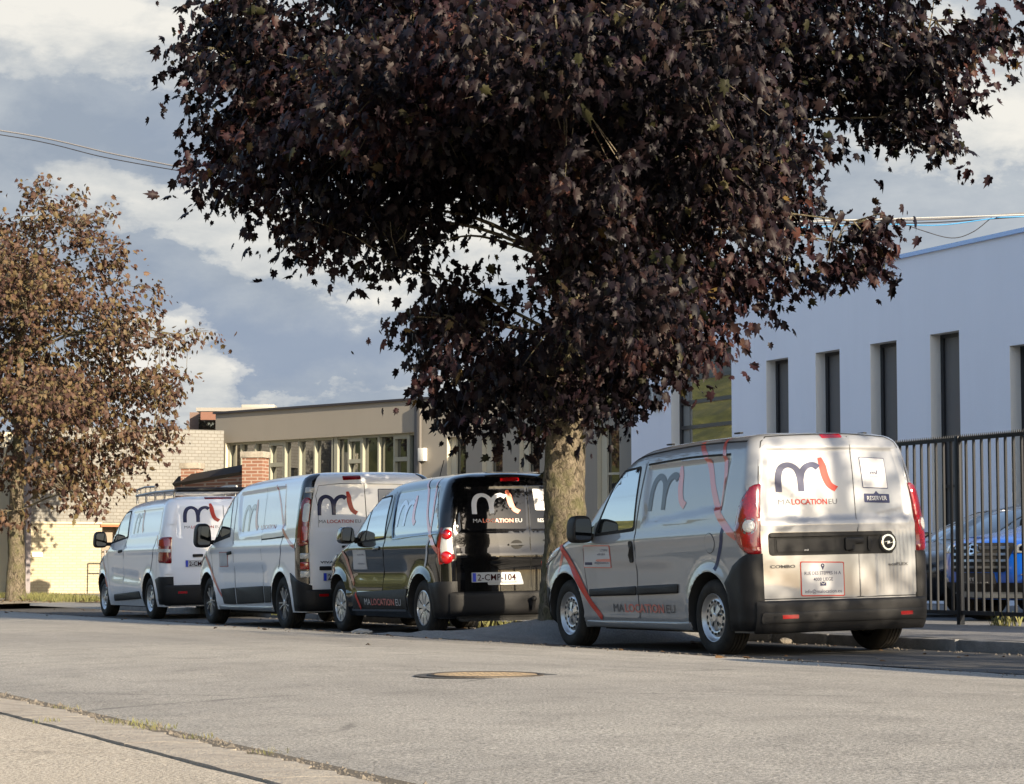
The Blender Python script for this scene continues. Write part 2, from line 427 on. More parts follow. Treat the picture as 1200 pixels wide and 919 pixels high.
# ------------------------------------------------------------------ parametric vehicle body
class Body:
    def __init__(s, **k):
        s.__dict__.update(k)
        for n in ('W_', 'xr_', 'xf_'): setattr(s, n[:-1], pchip(*zip(*getattr(s, n))))
        s.sd = k.get('sd', lambda x, z: 0.); s.rd = k.get('rd', lambda y, z: 0.)
    def Rr(s, z): return min(s.rr, s.W(z) * .9)
    def drop(s, x):
        r = 0
        if x > s.dx: r += s.da * ((x - s.dx) / 1.6) ** 2
        return r
    def rk(s, z): return sstep(s.z1 - .55, s.z1, z)
    def lvl(s, x, z):
        zl = z
        for _ in range(4): zl = min(s.z1, z + s.rk(zl) * s.drop(x))
        return zl
    def sy(s, x, zl):
        Wz = s.W(zl); y = Wz; R = s.Rr(zl); dr = x - (s.xr(zl) + s.bow)
        if dr < R: y = Wz - R + sqrt(max(0, R * R - (R - dr) ** 2))
        df = s.xf(zl) - s.bowf - x; ax = min(s.ax, 1.2); by = min(s.by, Wz * .9)
        if df < ax: q = min(1, (ax - df) / ax); y = min(y, Wz - by + by * sqrt(max(0, 1 - q ** 2.4)))
        return y
    def rx(s, a, zl):
        a = abs(a); Wz = s.W(zl); R = s.Rr(zl); x = s.xr(zl)
        if a <= Wz - R: return x + s.bow * (a / (Wz - R)) ** 2
        return x + s.bow + R - sqrt(max(0, R * R - (a - (Wz - R)) ** 2))
    def fx(s, a, zl):
        a = abs(a); Wz = s.W(zl); by = min(s.by, Wz * .9); x = s.xf(zl)
        if a <= Wz - by: return x - s.bowf * (a / (Wz - by)) ** 2
        q = min(1, (a - (Wz - by)) / by); return x - s.bowf - s.ax + s.ax * max(0, 1 - q * q) ** (1 / 2.4)
    # raw maps (a, b) -> point
    def P_side(s, x, z, sg=1): return Vector((x, sg * (s.sy(x, s.lvl(x, z)) + s.sd(x, z)), z))
    def P_rear(s, y, z): return Vector((s.rx(y, z) - s.rd(y, z), y, z))
    def P_front(s, y, z): return Vector((s.fx(y, z), y, z))
    def P_wrap(s, q, z, sg=1):
        Wz = s.W(z); R = s.Rr(z); L = R * pi / 2
        if q <= 0: y = Wz - R + q; return Vector((s.rx(y, z) - s.rd(y, z), sg * y, z))
        if q < L: t = q / R; return Vector((s.xr(z) + s.bow + R - R * cos(t), sg * (Wz - R + R * sin(t)), z))
        x = s.xr(z) + s.bow + R + q - L; return s.P_side(x, z, sg)
    def P_wrapf(s, q, z, sg=1):                      # q = distance back from the nose centre along y then x
        Wz = s.W(z)
        t = q
        if t < Wz * .75: return Vector((s.fx(t, z), sg * t, z))
        # continue by angle round the front corner
        x0 = s.fx(Wz * .75, z); x = x0 - (t - Wz * .75)
        return s.P_side(x, z, sg)
    def mk(s, f, *ex):
        def mp(a, b):
            e = .004; p = f(a, b, *ex); u = f(a + e, b, *ex) - f(a - e, b, *ex); v = f(a, b + e, *ex) - f(a, b - e, *ex)
            n = u.cross(v)
            n = n.normalized() if n.length > 1e-12 else (p - CTR).normalized()
            if n.dot(p - Vector((min(max(p.x, .3), 2.4), 0, .9))) < 0: n = -n
            return p, n
        return mp
    def maps(s):
        return dict(side=s.mk(s.P_side, 1), sideR=s.mk(s.P_side, -1), rear=s.mk(s.P_rear), front=s.mk(s.P_front), wrap=s.mk(s.P_wrap, 1), wrapR=s.mk(s.P_wrap, -1), ff=s.mk(s.P_wrapf, 1), ffR=s.mk(s.P_wrapf, -1))
    def build(s, name, m, parent, wb, wr, ar, wz=.31):
        zs = list(np.arange(s.z0, s.z1 - .25, .03)) + [s.z1 - .25 * (1 - t) ** 1.6 for t in np.linspace(0, 1, 16)]
        vs = []; fs = []; n1, n2, n3, n4, n5 = 12, 7, 74, 12, 8; half = []
        for zl in zs:
            pts = []; Wz = s.W(zl); R = s.Rr(zl); by = min(s.by, Wz * .9); k = s.rk(zl)
            SD = lambda x: s.sd(x, zl - k * s.drop(x))
            for i in range(n1): y = (Wz - R) * i / n1; pts.append((s.rx(y, zl) - s.rd(y, zl), y))
            for i in range(n2): t = pi / 2 * i / n2; pts.append((s.xr(zl) + s.bow + R - R * cos(t), Wz - R + R * sin(t)))
            xa = s.xr(zl) + s.bow + R; xb = s.xf(zl) - s.bowf - s.ax
            for i in range(n3): x = xa + (xb - xa) * i / n3; pts.append((x, s.sy(x, zl) + SD(x)))
            for i in range(n4): q = sin(pi / 2 * i / n4); pts.append((xb + s.ax * q, Wz - by + by * sqrt(max(0, 1 - q ** 2.4)) + SD(xb + s.ax * q) * (1 - i / n4)))
            for i in range(n5 + 1): y = (Wz - by) * (1 - i / n5); pts.append((s.fx(y, zl), y))
            ring = pts + [(x, -y) for x, y in pts[-2:0:-1]]
            k = s.rk(zl)
            vs += [(x, y, zl - k * s.drop(x)) for x, y in ring]; NR = len(ring)
        K = len(zs)
        for j in range(K - 1):
            for i in range(NR):
                a = j * NR + i; b = j * NR + (i + 1) % NR; fs.append((a, a + NR, b + NR, b))
        mi = [0] * len(fs)
        fs.append(tuple(range(NR))); mi.append(1)
        # roof cap as strips between the two sides
        top = (K - 1) * NR; H = NR // 2
        for i in range(H):
            a, b = top + i, top + i + 1; c, d = top + (NR - i) % NR, top + (NR - i - 1) % NR
            f = [a, b, d, c] if i and (b != d) else ([a, b, d] if not i else [a, b, c])
            if len(set(f)) >= 3: fs.append(tuple(dict.fromkeys(f))[::-1]); mi.append(0)
        o = from_py(name, vs, fs, [m, under], None, True, mi)
        bm = bmesh.new(); bm.from_mesh(o.data); bmesh.ops.remove_doubles(bm, verts=bm.verts[:], dist=1e-5); bmesh.ops.recalc_face_normals(bm, faces=bm.faces[:]); bm.to_mesh(o.data); bm.free()
        cb = bmesh.new()
        for x in (0, wb):
            for sg in (1, -1):
                w = s.W(.6)
                r = bmesh.ops.create_cone(cb, cap_ends=True, segments=48, radius1=ar, radius2=ar, depth=.7, matrix=Matrix.Translation((x, sg * (w - .26 + .35), wz + .015)) @ Matrix.Rotation(pi / 2, 4, 'X'))
        cm = bpy.data.meshes.new('cut'); cb.to_mesh(cm); cb.free(); cm.materials.append(m); cm.materials.append(under)
        for p in cm.polygons: p.material_index = 1
        co = bpy.data.objects.new('cut', cm); COL.objects.link(co)
        md = o.modifiers.new('b', 'BOOLEAN'); md.object = co; md.operation = 'DIFFERENCE'; md.solver = 'EXACT'
        bpy.context.view_layer.update()
        me = bpy.data.meshes.new_from_object(o.evaluated_get(bpy.context.evaluated_depsgraph_get()))
        o.modifiers.clear(); old = o.data; o.data = me; bpy.data.meshes.remove(old); bpy.data.objects.remove(co)
        me.shade_smooth(); me.set_sharp_from_angle(angle=radians(38))
        o.parent = parent; return o

def ring_pts(r, n, rot=0.): return [(r * cos(2 * pi * i / n + rot), r * sin(2 * pi * i / n + rot)) for i in range(n)]
TYRES = {}
def make_wheel(style, R, parent, loc, sg, label=None, turn=0.):
    """wheel = rim mesh with a tyre and cover pieces as children; outer face towards +y (sg=1) or -y"""
    key = (style, R)
    if key not in TYRES:
        rr = R * .635; w = .195
        bm = bmesh.new()
        prof = [(-.01, rr - .01), (.0, rr + .004), (.006, rr + .012), (.012, rr + .05 * R / .31), (.008, R - .045), (-.008, R - .014), (-.028, R - .002)]
        y = -.028
        for k in range(4):
            prof += [(y - .012 - .032 * k, R), (y - .013 - .032 * k, R - .008), (y - .019 - .032 * k, R - .008), (y - .020 - .032 * k, R)]
        prof += [(-w + .028, R - .002), (-w + .008, R - .014), (-w - .008, R - .045), (-w, rr)]
        lathe(bm, prof, 64); me = bpy.data.meshes.new('tyre'); bmesh.ops.recalc_face_normals(bm, faces=bm.faces[:]); bm.to_mesh(me); bm.free(); me.materials.append(rubber); me.shade_smooth(); me.set_sharp_from_angle(angle=radians(40))
        rb = bmesh.new()
        if style in ('steel',):
            lathe(rb, [(-w + .02, rr * .9), (-.10, rr * .93), (-.022, rr * .96), (-.004, rr), (.001, rr - .004), (-.004, rr - .012), (-.028, rr * .90), (-.036, rr * .80), (-.026, rr * .74), (-.022, rr * .60), (-.030, rr * .55), (-.045, rr * .50), (-.040, rr * .36), (-.026, rr * .27), (-.020, rr * .18), (-.019, 0.001)], 64)
        else:
            lathe(rb, [(-w + .02, rr * .9), (-.10, rr * .93), (-.02, rr * .96), (-.002, rr), (.002, rr - .004), (-.004, rr * .95), (-.035, rr * .90), (-.045, rr * .5), (-.03, .001)], 64)
        rm = bpy.data.meshes.new('wheel'); bmesh.ops.recalc_face_normals(rb, faces=rb.faces[:]); rb.to_mesh(rm); rb.free(); rm.materials.append(alloy if style in ('steel',) else dalloy); rm.shade_smooth(); rm.set_sharp_from_angle(angle=radians(50))
        extra = []
        if style == 'steel':
            hb = bmesh.new()
            for i in range(16):
                a = 2 * pi * i / 16; c = (cos(a) * rr * .67, -.0195, sin(a) * rr * .67)
                bmesh.ops.create_circle(hb, cap_ends=True, segments=14, radius=1, matrix=Matrix.Translation(c) @ Matrix.Rotation(-a, 4, 'Y') @ Matrix.Diagonal((.012, 1, .0165, 1)) @ Matrix.Rotation(pi / 2, 4, 'X'))
            extra.append(('vent_holes', hb, gap))
            sb = bmesh.new()
            for i in range(5):
                a = 2 * pi * i / 5 + .3
                mt = Matrix.Rotation(-a, 4, 'Y')
                v = [mt @ Vector(p) for p in ((rr * .14, -.014, -.012), (rr * .52, -.026, -.030), (rr * .52, -.026, .030), (rr * .14, -.014, .012))]
                bt = [p + Vector((0, -.02, 0)) for p in v]; q = [sb.verts.new(p) for p in v + bt]
                sb.faces.new(q[:4]);
                for k in range(4): sb.faces.new((q[k], q[(k + 1) % 4], q[4 + (k + 1) % 4], q[4 + k]))
            lathe(sb, [(-.022, rr * .2), (-.010, rr * .19), (-.006, rr * .15), (-.006, .001)], 24)
            extra.append(('hub_cap', sb, alloy))
            db = bmesh.new()
            for i in range(5):
                a = 2 * pi * i / 5 + .3 + pi / 5; c = (cos(a) * rr * .33, -.0175, sin(a) * rr * .33)
                bmesh.ops.create_circle(db, cap_ends=True, segments=12, radius=1, matrix=Matrix.Translation(c) @ Matrix.Rotation(-a, 4, 'Y') @ Matrix.Diagonal((.022, 1, .012, 1)) @ Matrix.Rotation(pi / 2, 4, 'X'))
            extra.append(('bolt_holes', db, gap))
        else:
            n = {'petal': 9, 'thin': 5, 'star': 5}[style]
            sb = bmesh.new()
            def spoke(a, w0, w1, r0, r1, yo=-.004, yi=-.014):
                mt = Matrix.Rotation(-a, 4, 'Y')
                fr = [(r0, yi + .004, -w0), ((r0 + r1) / 2, (yi + yo) / 2 + .006, -(w0 + w1) / 2 * .9), (r1, yo, -w1), (r1, yo, w1), ((r0 + r1) / 2, (yi + yo) / 2 + .006, (w0 + w1) / 2 * .9), (r0, yi + .004, w0)]
                q = [sb.verts.new(mt @ Vector(p)) for p in fr]; b = [sb.verts.new(mt @ (Vector(p) + Vector((0, -.022, 0)))) for p in fr]
                sb.faces.new(q)
                for k in range(6): sb.faces.new((q[k], q[(k + 1) % 6], b[(k + 1) % 6], b[k]))
            for i in range(n):
                a = 2 * pi * i / n
                if style == 'petal': spoke(a, rr * .05, rr * .27, rr * .14, rr * .93)
                elif style == 'thin': spoke(a - .2, rr * .03, rr * .035, rr * .1, rr * .93); spoke(a + .2, rr * .03, rr * .035, rr * .1, rr * .93)
                else: spoke(a, rr * .12, rr * .07, rr * .1, rr * .95)
            lathe(sb, [(-.03, rr * .2), (-.004, rr * .19), (.0, rr * .14), (.0, .001)], 24)
            if style == 'petal': lathe(sb, [(-.02, rr * .97), (.0, rr * .97), (.003, rr * .93), (-.012, rr * .9)], 48)
            extra.append(('wheel_cover', sb, alloy))
        ex = []
        for nm, b, m in extra:
            bmesh.ops.recalc_face_normals(b, faces=b.faces[:])
            x = bpy.data.meshes.new(nm); b.to_mesh(x); b.free(); x.materials.append(m); ex.append((nm, x))
        TYRES[key] = (me, rm, ex)
    me, rm, ex = TYRES[key]
    w = link(bpy.data.objects.new('wheel', rm), parent); w.location = loc
    w.rotation_euler = (0, random.uniform(0, 6), (0 if sg > 0 else pi) + turn)
    link(bpy.data.objects.new('tyre', me), w)
    for nm, x in ex: link(bpy.data.objects.new(nm, x), w)
    return w

def add_mirror(root, x, y, z, m, sz=(.09, .17, .24)):
    bm = bmesh.new(); bmesh.ops.create_icosphere(bm, subdivisions=4, radius=1)
    for v in bm.verts:
        c = v.co; c = Vector([math.copysign(abs(t) ** .55, t) for t in c]); v.co = Vector((x + c.x * sz[0] * (1 if c.x < 0 else 1.25), y + c.y * sz[1] / 2 * (1 - .12 * c.z), z + c.z * sz[2] / 2))
    for v in bm.verts:
        if v.co.x < x - sz[0] * .7: v.co.x = x - sz[0] * .7
    h = finish(bm, 'door_mirror', m, root, True, 50)
    sg = 1 if y > 0 else -1
    bm = bmesh.new(); pl = rpoly([(y - sz[1] * .40, z - sz[2] * .38), (y + sz[1] * .40, z - sz[2] * .38), (y + sz[1] * .38, z + sz[2] * .38), (y - sz[1] * .38, z + sz[2] * .38)], .04)
    f = bm.faces.new([bm.verts.new((x - sz[0] * .7 - .004, a, b)) for a, b in pl]); bm.normal_update()
    if f.normal.x > 0: f.normal_flip()
    finish(bm, 'mirror_glass', mat('mirror', (.05, .055, .065), .05, 1), h, False)
    box_obj('mirror_arm', (x + .02, y - sg * (sz[1] * .5 + .03), z - sz[2] * .28), (.07, .14, .06), plastic, h, bev=.012)

VAN_MT = {}
def zroad(u, v):
    b = -.745 - .0055 * (min(u, 70) - 16.75)
    if v >= 9.3: return b + .014 * (v - 9.3)
    if v >= 5.2: t = (9.3 - v) / 4.1; return b + .145 * t * (2 - t)
    t = (v - 2.3) / 2.9; return b + .085 + .06 * t * (2 - t) if v > 2.3 else b + .085
def van_root(name, u, v, pitch=.3, roll=-1.2, heading=0., dz=0.):
    p = W(u, v, zroad(u, 9.3) + .014 * (v - 9.3) + dz)
    return empty(name, p, (radians(roll), radians(pitch), pi / 2 + TH + radians(heading)))
def sticker_card(mp, pts, root, border=red, name='sticker', off=.005):
    c = Vector((sum(p[0] for p in pts) / 4, sum(p[1] for p in pts) / 4))
    o = patch(name, rpoly(pts, .015), mp, border, root, off, .003, .1)
    inn = [tuple(c + (Vector(p) - c) * 1.0 - Vector((math.copysign(.009, (p[0] - c.x)), math.copysign(.009, (p[1] - c.y))))) for p in pts]
    patch('sticker_face', rpoly(inn, .01), mp, whitef, o, off + .0015, None, .1)
    return o
def plate(mp, a, b, w, h, root, txt, off=.03, mw=None):
    p = patch('number_plate', rpoly([(a, b), (a - w, b), (a - w, b + h), (a, b + h)], .008), mp, platew, root, off, .01, .05)
    patch('plate_band', [(a - .006, b + .006), (a - .042, b + .006), (a - .042, b + h - .006), (a - .006, b + h - .006)], mp, plateb, p, off + .003, None, .05)
    if txt: text_on('plate_lettering', txt, a - .058, b + h * .17, h * .66, mp, platered, p, mw or w * .84, .008, off + .0045, .05)
    return p
def ribbon(name, pts, w, mp, m, root, off=.002, n=6, cell=.09): return patch(name, [stroke(pts, w, n)], mp, m, root, off, None, cell)
def gapline(pts, mp, root, w=.008, off=.0025, n=2): return patch('door_seam', [stroke(pts, w, n)], mp, gap, root, off, None, .12)
def chassis(root, wb, W_, zc=.24, x0=-.55, x1=None):
    bm = bmesh.new(); x1 = x1 or wb + .6
    add_box(bm, ((.45 + wb - .45) / 2, 0, zc), (wb - .9, W_ * 1.7, .12)); add_box(bm, (0, 0, zc + .08), (.16, 1.2, .08)); add_box(bm, (wb, 0, zc + .04), (.5, 1.1, .14))
    tube(bm, [(x0, -.42, .26), (.3, -.42, .25), (1.0, -.3, .22), (wb, -.2, .22)], .035, 10); add_box(bm, (x0 + .35, -.42, .27), (.45, .26, .14), bev=.04)
    add_box(bm, (x0 + .3, .1, .30), (.5, .9, .08))
    return finish(bm, 'underbody', under, root)

# =================================================================== VEHICLES
def flare(x, z, cx, r, amp=.018, wz=.33, w=.05):
    d = sqrt((x - cx) ** 2 + (z - wz) ** 2) - r
    return amp * exp(-(max(d, 0) / w) ** 2) if d > -.05 else amp
def recess(x, z, poly, amp, w):
    """smooth recess inside a convex polygon (counter-clockwise)"""
    d = 9
    for i in range(len(poly)):
        ax, az_ = poly[i]; bx, bz = poly[(i + 1) % len(poly)]; L = sqrt((bx - ax) ** 2 + (bz - az_) ** 2)
        d = min(d, ((bx - ax) * (z - az_) - (bz - az_) * (x - ax)) / L)
    return -amp * sstep(0, w, d)
m_rg = mat('rear_glass', (.006, .006, .007), .04, spec=.4)
m_bdg = mat('badge_dark_chrome', (.035, .034, .032), .45)
VANGRP = 'rental vans parked nose to tail along the kerb'

# ---- silver van (nearest)
def silver_van(root):
    pan = [(-.19, 1.20), (1.20, 1.10), (1.26, 1.63), (-.22, 1.65)]
    def sd(x, z):
        d = flare(x, z, 0, .37, .022) + flare(x, z, 2.755, .37, .022)
        d += recess(x, z, pan, .020, .035)
        d += -.012 * sstep(.80, .70, z) * sstep(.45, .9, x) * sstep(2.3, 2.1, x) + .010 * sstep(.36, .28, z)
        d += .012 * exp(-((z - 1.0 + .02 * x) / .05) ** 2) * sstep(2.9, 2.2, x)
        return d
    def rd(y, z): return (-.014 * sstep(.70, .66, abs(y)) * sstep(1.08, 1.12, z) * sstep(1.70, 1.66, z)) + .012 * exp(-((z - 1.06) / .03) ** 2)
    B = Body(W_=[(.2, .80), (.3, .835), (.5, .855), (.9, .858), (1.1, .842), (1.3, .812), (1.5, .772), (1.65, .737), (1.73, .705), (1.78, .66), (1.81, .56), (1.83, .36), (1.838, .1)],
             xr_=[(.2, -.66), (.3, -.69), (.6, -.69), (1, -.68), (1.4, -.645), (1.65, -.60), (1.75, -.565), (1.80, -.51), (1.825, -.36), (1.838, -.05)],
             xf_=[(.2, 3.40), (.35, 3.56), (.6, 3.60), (.75, 3.57), (.86, 3.46), (.96, 3.22), (1.03, 2.98), (1.09, 2.76), (1.3, 2.48), (1.5, 2.25), (1.65, 2.07), (1.75, 1.85), (1.80, 1.6), (1.838, .6)],
             rr=.11, ax=.42, by=.42, bow=.045, bowf=.10, dx=.3, da=.05, z0=.2, z1=1.838, sd=sd, rd=rd)
    body = B.build('body', silver, root, 2.755, .317, .372); M = B.maps(); S = M['side']; R = M['rear']; Wp = M['wrap']; WR = M['wrapR']
    chassis(root, 2.755, .8)
    for x in (0, 2.755):
        for sg in (1, -1): make_wheel('steel', .317, root, (x, sg * .835, .317), sg)
    # front door, its glass and fittings
    for MM, side in ((S, 1), (M['sideR'], -1)):
        door = patch('front_door', [rpoly([(1.325, .29), (2.02, .29), (2.27, .42), (2.36, .78), (2.34, 1.0), (2.16, 1.12), (1.80, 1.615), (1.30, 1.655), (1.34, 1.05)], .05)], MM, silver, root, .004, .004, .07)
        patch('window_seal', rpoly([(1.352, 1.055), (2.15, 1.02), (2.12, 1.10), (1.79, 1.60), (1.375, 1.63)], .04), MM, gap, door, .0065, .003, .08)
        patch('door_window', rpoly([(1.375, 1.085), (2.10, 1.05), (2.07, 1.11), (1.765, 1.575), (1.40, 1.605)], .04), MM, glass, door, .009, .002, .08)
        patch('door_handle', rpoly([(1.365, .78), (1.435, .78), (1.435, .97), (1.365, .97)], .03), MM, plastic, door, .012, .01, .08, .02, .02)
        gapline([(1.317, .29), (1.33, .7), (1.335, 1.05), (1.285, 1.66)], MM, root); gapline([(2.28, .42), (2.37, .78), (2.35, 1.0), (2.19, 1.12)], MM, root)
        m1 = patch('side_moulding', rpoly([(1.35, .495), (2.26, .478), (2.27, .545), (1.35, .575)], .02), MM, plastic, root, .012, .012, .1, .014, .025)
        patch('side_moulding', rpoly([(.56, .515), (1.33, .495), (1.33, .575), (.55, .595)], .02), MM, plastic, root, .012, .012, .1, .014, .025)
        patch('sill', rpoly([(.36, .21), (2.35, .21), (2.35, .262), (.36, .272)], .01), MM, silver, root, .012, .01, .2, .01, .02)
        ribbon('roof_seam', [(-.40, 1.752), (.4, 1.762), (1.3, 1.722), (1.80, 1.645)], .014, MM, gap, root)
        # front bumper corner and arch
        patch('front_bumper', [[(3.1, .21), (3.44, .25), (3.47, .50), (3.20, .56)] + arc(2.755, .33, .40, 32, -16, 8)], MM, plastic, root, .006, .006, .08)
    ribbon('trim_line', [(-.20, 1.655), (.5, 1.66), (1.26, 1.635)], .018, S, gap, root, .0025)
    # fuel flap
    patch('fuel_flap', [arc(-.02, .93, .085, 0, 360, 28)], S, gap, root, .002, None, .1); patch('fuel_flap', [arc(-.02, .93, .080, 0, 360, 28)], S, silver, root, .0045, .002, .1)
    # rear doors
    split = [(-.155, .47), (-.15, .9), (-.155, 1.3), (-.165, 1.7), (-.17, 1.815)]
    dl = patch('rear_door', rpoly([(.765, .49), (-.15, .465), (-.150, .9), (-.150, 1.3), (-.160, 1.66), (-.165, 1.795), (.45, 1.775), (.625, 1.73), (.70, 1.45), (.745, .9)], .05), R, silver, root, .004, .004, .05)
    dr = patch('rear_door', rpoly([(-.765, .49), (-.745, .9), (-.70, 1.45), (-.625, 1.73), (-.45, 1.775), (-.175, 1.795), (-.168, 1.66), (-.160, 1.3), (-.162, .9), (-.162, .465)], .05), R, silver, root, .004, .004, .05)
    gapline(split, R, root, .007)
    for sg in (1, -1):
        gapline([(sg * .775, .47), (sg * .755, .9), (sg * .71, 1.45), (sg * .635, 1.74), (sg * .45, 1.79), (-.17, 1.81)], R, root, .007)
        for zz in (.73, 1.36): patch('door_hinge', rpoly([(sg * .745, zz - .03), (sg * .79, zz - .03), (sg * .79, zz + .03), (sg * .745, zz + .03)], .01), R, silver, root, .018, .016, .2)
    gapline([(.77, .468), (-.77, .468)], R, root, .008)
    patch('high_brake_light', rpoly([(.085, 1.765), (-.115, 1.77), (-.115, 1.80), (.085, 1.795)], .012), R, lampred2, root, .008, .008, .1)
    # plate housing with handle and round badge
    hs = patch('plate_housing', rpoly([(.67, .815), (-.50, .815), (-.50, 1.0), (.67, 1.0)], .035), R, plastic, dl, .006, .012, .06)
    patch('housing_lip', rpoly([(.66, .965), (-.47, .968), (-.47, .995), (.66, .995)], .01), R, plastic, hs, .026, .03, .08)
    patch('plate_holder', rpoly([(.62, .835), (.06, .835), (.06, .960), (.62, .960)], .015), R, gap, hs, .010, .003, .1)
    patch('empty_plate_frame', rpoly([(.60, .845), (.08, .845), (.08, .945), (.60, .945)], .012), R, mat('smoked_plate', (.012, .012, .013), .55, spec=.2), hs, .016, .006, .1)
    text_on('lettering', 'ml', .36, .850, .014, R, whitef, hs, .035, .02, .018)
    patch('handle_recess', rpoly([(-.05, .835), (-.27, .835), (-.27, .965), (-.05, .965)], .03), R, gap, dr, .013, .003, .08)
    patch('rear_handle', rpoly([(-.02, .845), (-.10, .845), (-.10, .90), (-.20, .90), (-.20, .95), (-.02, .95)], .02), R, plastic, dr, .024, .014, .08, .01, .02)
    patch('rear_handle', rpoly([(-.235, .84), (-.275, .84), (-.275, .96), (-.235, .96)], .018), R, plastic, dr, .026, .014, .08, .01, .02)
    bc = (-.44, .905)
    bd = patch('badge', [arc(*bc, .085, 0, 360, 32)], R, plastic, dr, .020, .02, .08)
    patch('badge_ring', ring2(*bc, .066, .052), R, chrome, bd, .026, .004, .08)
    patch('badge_bolt', [[(bc[0] + .075, bc[1] - .002), (bc[0] + .005, bc[1] + .006), (bc[0] + .012, bc[1] - .012), (bc[0] - .075, bc[1] + .004), (bc[0] - .008, bc[1] - .004), (bc[0] - .012, bc[1] + .012)]], R, chrome, bd, .029, .003, .08)
    # lettering and stickers at the back
    logo(R, .555, 1.335, .56, .27, dl, navy, red, .0065, False)
    text_on('lettering', 'MA', .555, 1.225, .045, R, greyf, dl, .115, 0, .0065); text_on('lettering', 'LOCATION', .435, 1.225, .045, R, red, dl, .325, .025, .0065); text_on('lettering', 'EU', .095, 1.225, .045, R, greyf, dl, .08, 0, .0065)
    sticker_card(R, [(.40, .485), (-.005, .478), (-.005, .755), (.40, .765)], dl, red, 'address_sticker', .0065)
    text_on('lettering', 'RUE DES STEPPES 16 A', .365, .655, .028, R, navy, dl, .335, .008, .0092); text_on('lettering', '4000 LIEGE', .285, .605, .028, R, navy, dl, .18, .008, .0092)
    text_on('lettering', 'info@malocation.eu', .365, .508, .030, R, navy, dl, .34, .006, .0092)
    patch('map_pin', [arc(.197, .728, .017, 200, -20, 14) + [(.197, .690)]], R, navy, dl, .0092, None, .1); patch('map_pin', [arc(.197, .729, .006, 0, 360, 10)], R, whitef, dl, .0100, None, .1)
    patch('envelope_mark', [[(.225, .565), (.169, .565), (.169, .598), (.225, .598)]], R, navy, dl, .0092, None, .1)
    patch('envelope_mark', [stroke([(.223, .597), (.197, .578), (.171, .597)], .004, 1)], R, whitef, dl, .0100, None, .1)
    qs = patch('code_sticker', rpoly([(-.245, 1.355), (-.50, 1.345), (-.495, 1.600), (-.24, 1.610)], .008), R, navy, dr, .0065, None, .08)
    patch('sticker_face', rpoly([(-.251, 1.361), (-.494, 1.352), (-.489, 1.594), (-.246, 1.604)], .006), R, whitef, qs, .0078, None, .08)
    text_on('lettering', 'ml', -.335, 1.465, .034, R, navy, qs, .07, .02, .0092)
    text_on('lettering', 'MALOCATION.EU', -.325, 1.445, .008, R, greyf, qs, .09, .0, .0092)
    patch('reserve_tag', rpoly([(-.25, 1.235), (-.505, 1.228), (-.505, 1.302), (-.40, 1.304), (-.375, 1.33), (-.35, 1.305), (-.25, 1.308)], .008), R, navy, dr, .0065, None, .08)
    text_on('lettering', 'RESERVER', -.278, 1.252, .036, R, whitef, dr, .20, .012, .0085)
    text_on('badge_lettering', 'COMBO', .665, .715, .026, R, m_bdg, dl, .22, .015, .010); text_on('badge_lettering', 'ecoFLEX', -.44, .715, .024, R, m_bdg, dr, .20, .01, .010)
    # tail lights
    for MW in (Wp, WR):
        tl = patch('tail_light', rpoly([(-.015, .83), (.10, .83), (.215, .93), (.245, 1.06), (.20, 1.22), (.09, 1.385), (.015, 1.40), (.0, 1.1)], [.02, .04, .06, .06, .08, .05, .02, .02]), MW, lampred, root, .010, .012, .03, .018, .03)
        patch('lens_ridge', rpoly([(.02, 1.16), (.15, 1.16), (.16, 1.24), (.09, 1.34), (.025, 1.35)], .03), MW, lampred2, tl, .026, .004, .05)
        patch('reversing_light', [arc(.085, 1.055, .058, 0, 360, 28, .068)], MW, mat('smoked_ring', (.20, .2, .2), .2, .8), tl, .028, .006, .04); patch('reversing_light', [arc(.085, 1.055, .042, 0, 360, 28, .05)], MW, lampclear, tl, .031, .006, .04, .01, .05)
        patch('fog_light', rpoly([(.02, .85), (.09, .85), (.17, .92), (.18, .97), (.03, .97)], .03), MW, lampred2, tl, .026, .004, .05)
        # bumper corner that rises to the lamp and runs to the wheel arch
        patch('bumper_corner', [[(-.02, .22), (-.02, .835), (.10, .835), (.30, .74), (.40, .64)] + [(x, z) for x, z in [(.42, .60), (.37, .52), (.345, .42), (.35, .22)]]], MW, plastic, root, .014, .016, .04, .010, .04)
    bp = patch('rear_bumper', rpoly([(.78, .215), (-.78, .215), (-.79, .455), (.79, .455)], .02), R, plastic, root, .045, .05, .05, .022, .05)
    patch('bumper_step', rpoly([(.76, .285), (-.76, .285), (-.76, .365), (.76, .365)], .02), R, plastic, bp, .068, .02, .06, .006, .03)
    patch('bumper_skirt', rpoly([(.72, .19), (-.72, .21), (-.78, .285), (.76, .275)], .03), R, under, bp, .03, .03, .1)
    for a, b in ((.60, .46), (-.62, -.50)): patch('reflector', rpoly([(a, .312), (b, .312), (b, .342), (a, .342)], .006), R, lampred2, bp, .079, .006, .1)
    for yy in (.66, .30, -.18, -.36): patch('parking_sensor', [arc(yy, .328, .011, 0, 360, 12)], R, gap, bp, .0785, .003, .2)
    add_mirror(root, 2.18, .985, 1.09, plastic, (.10, .20, .25)); add_mirror(root, 2.18, -.985, 1.09, plastic, (.10, .20, .25))
    # side graphics
    logo(S, 1.16, 1.235, .68, .36, root, brownf, redf2, .0035, False)
    wordmark(S, 1.82, .345, 1.19, .075, root, charcoalf, redf2, .0075)
    ribbon('stripe', [(.40, 1.79), (.16, 1.60), (.03, 1.38), (-.12, 1.18), (-.30, 1.05), (-.46, .97)], [.03, .075, .075, .08, .07, .06], S, redf2, root)
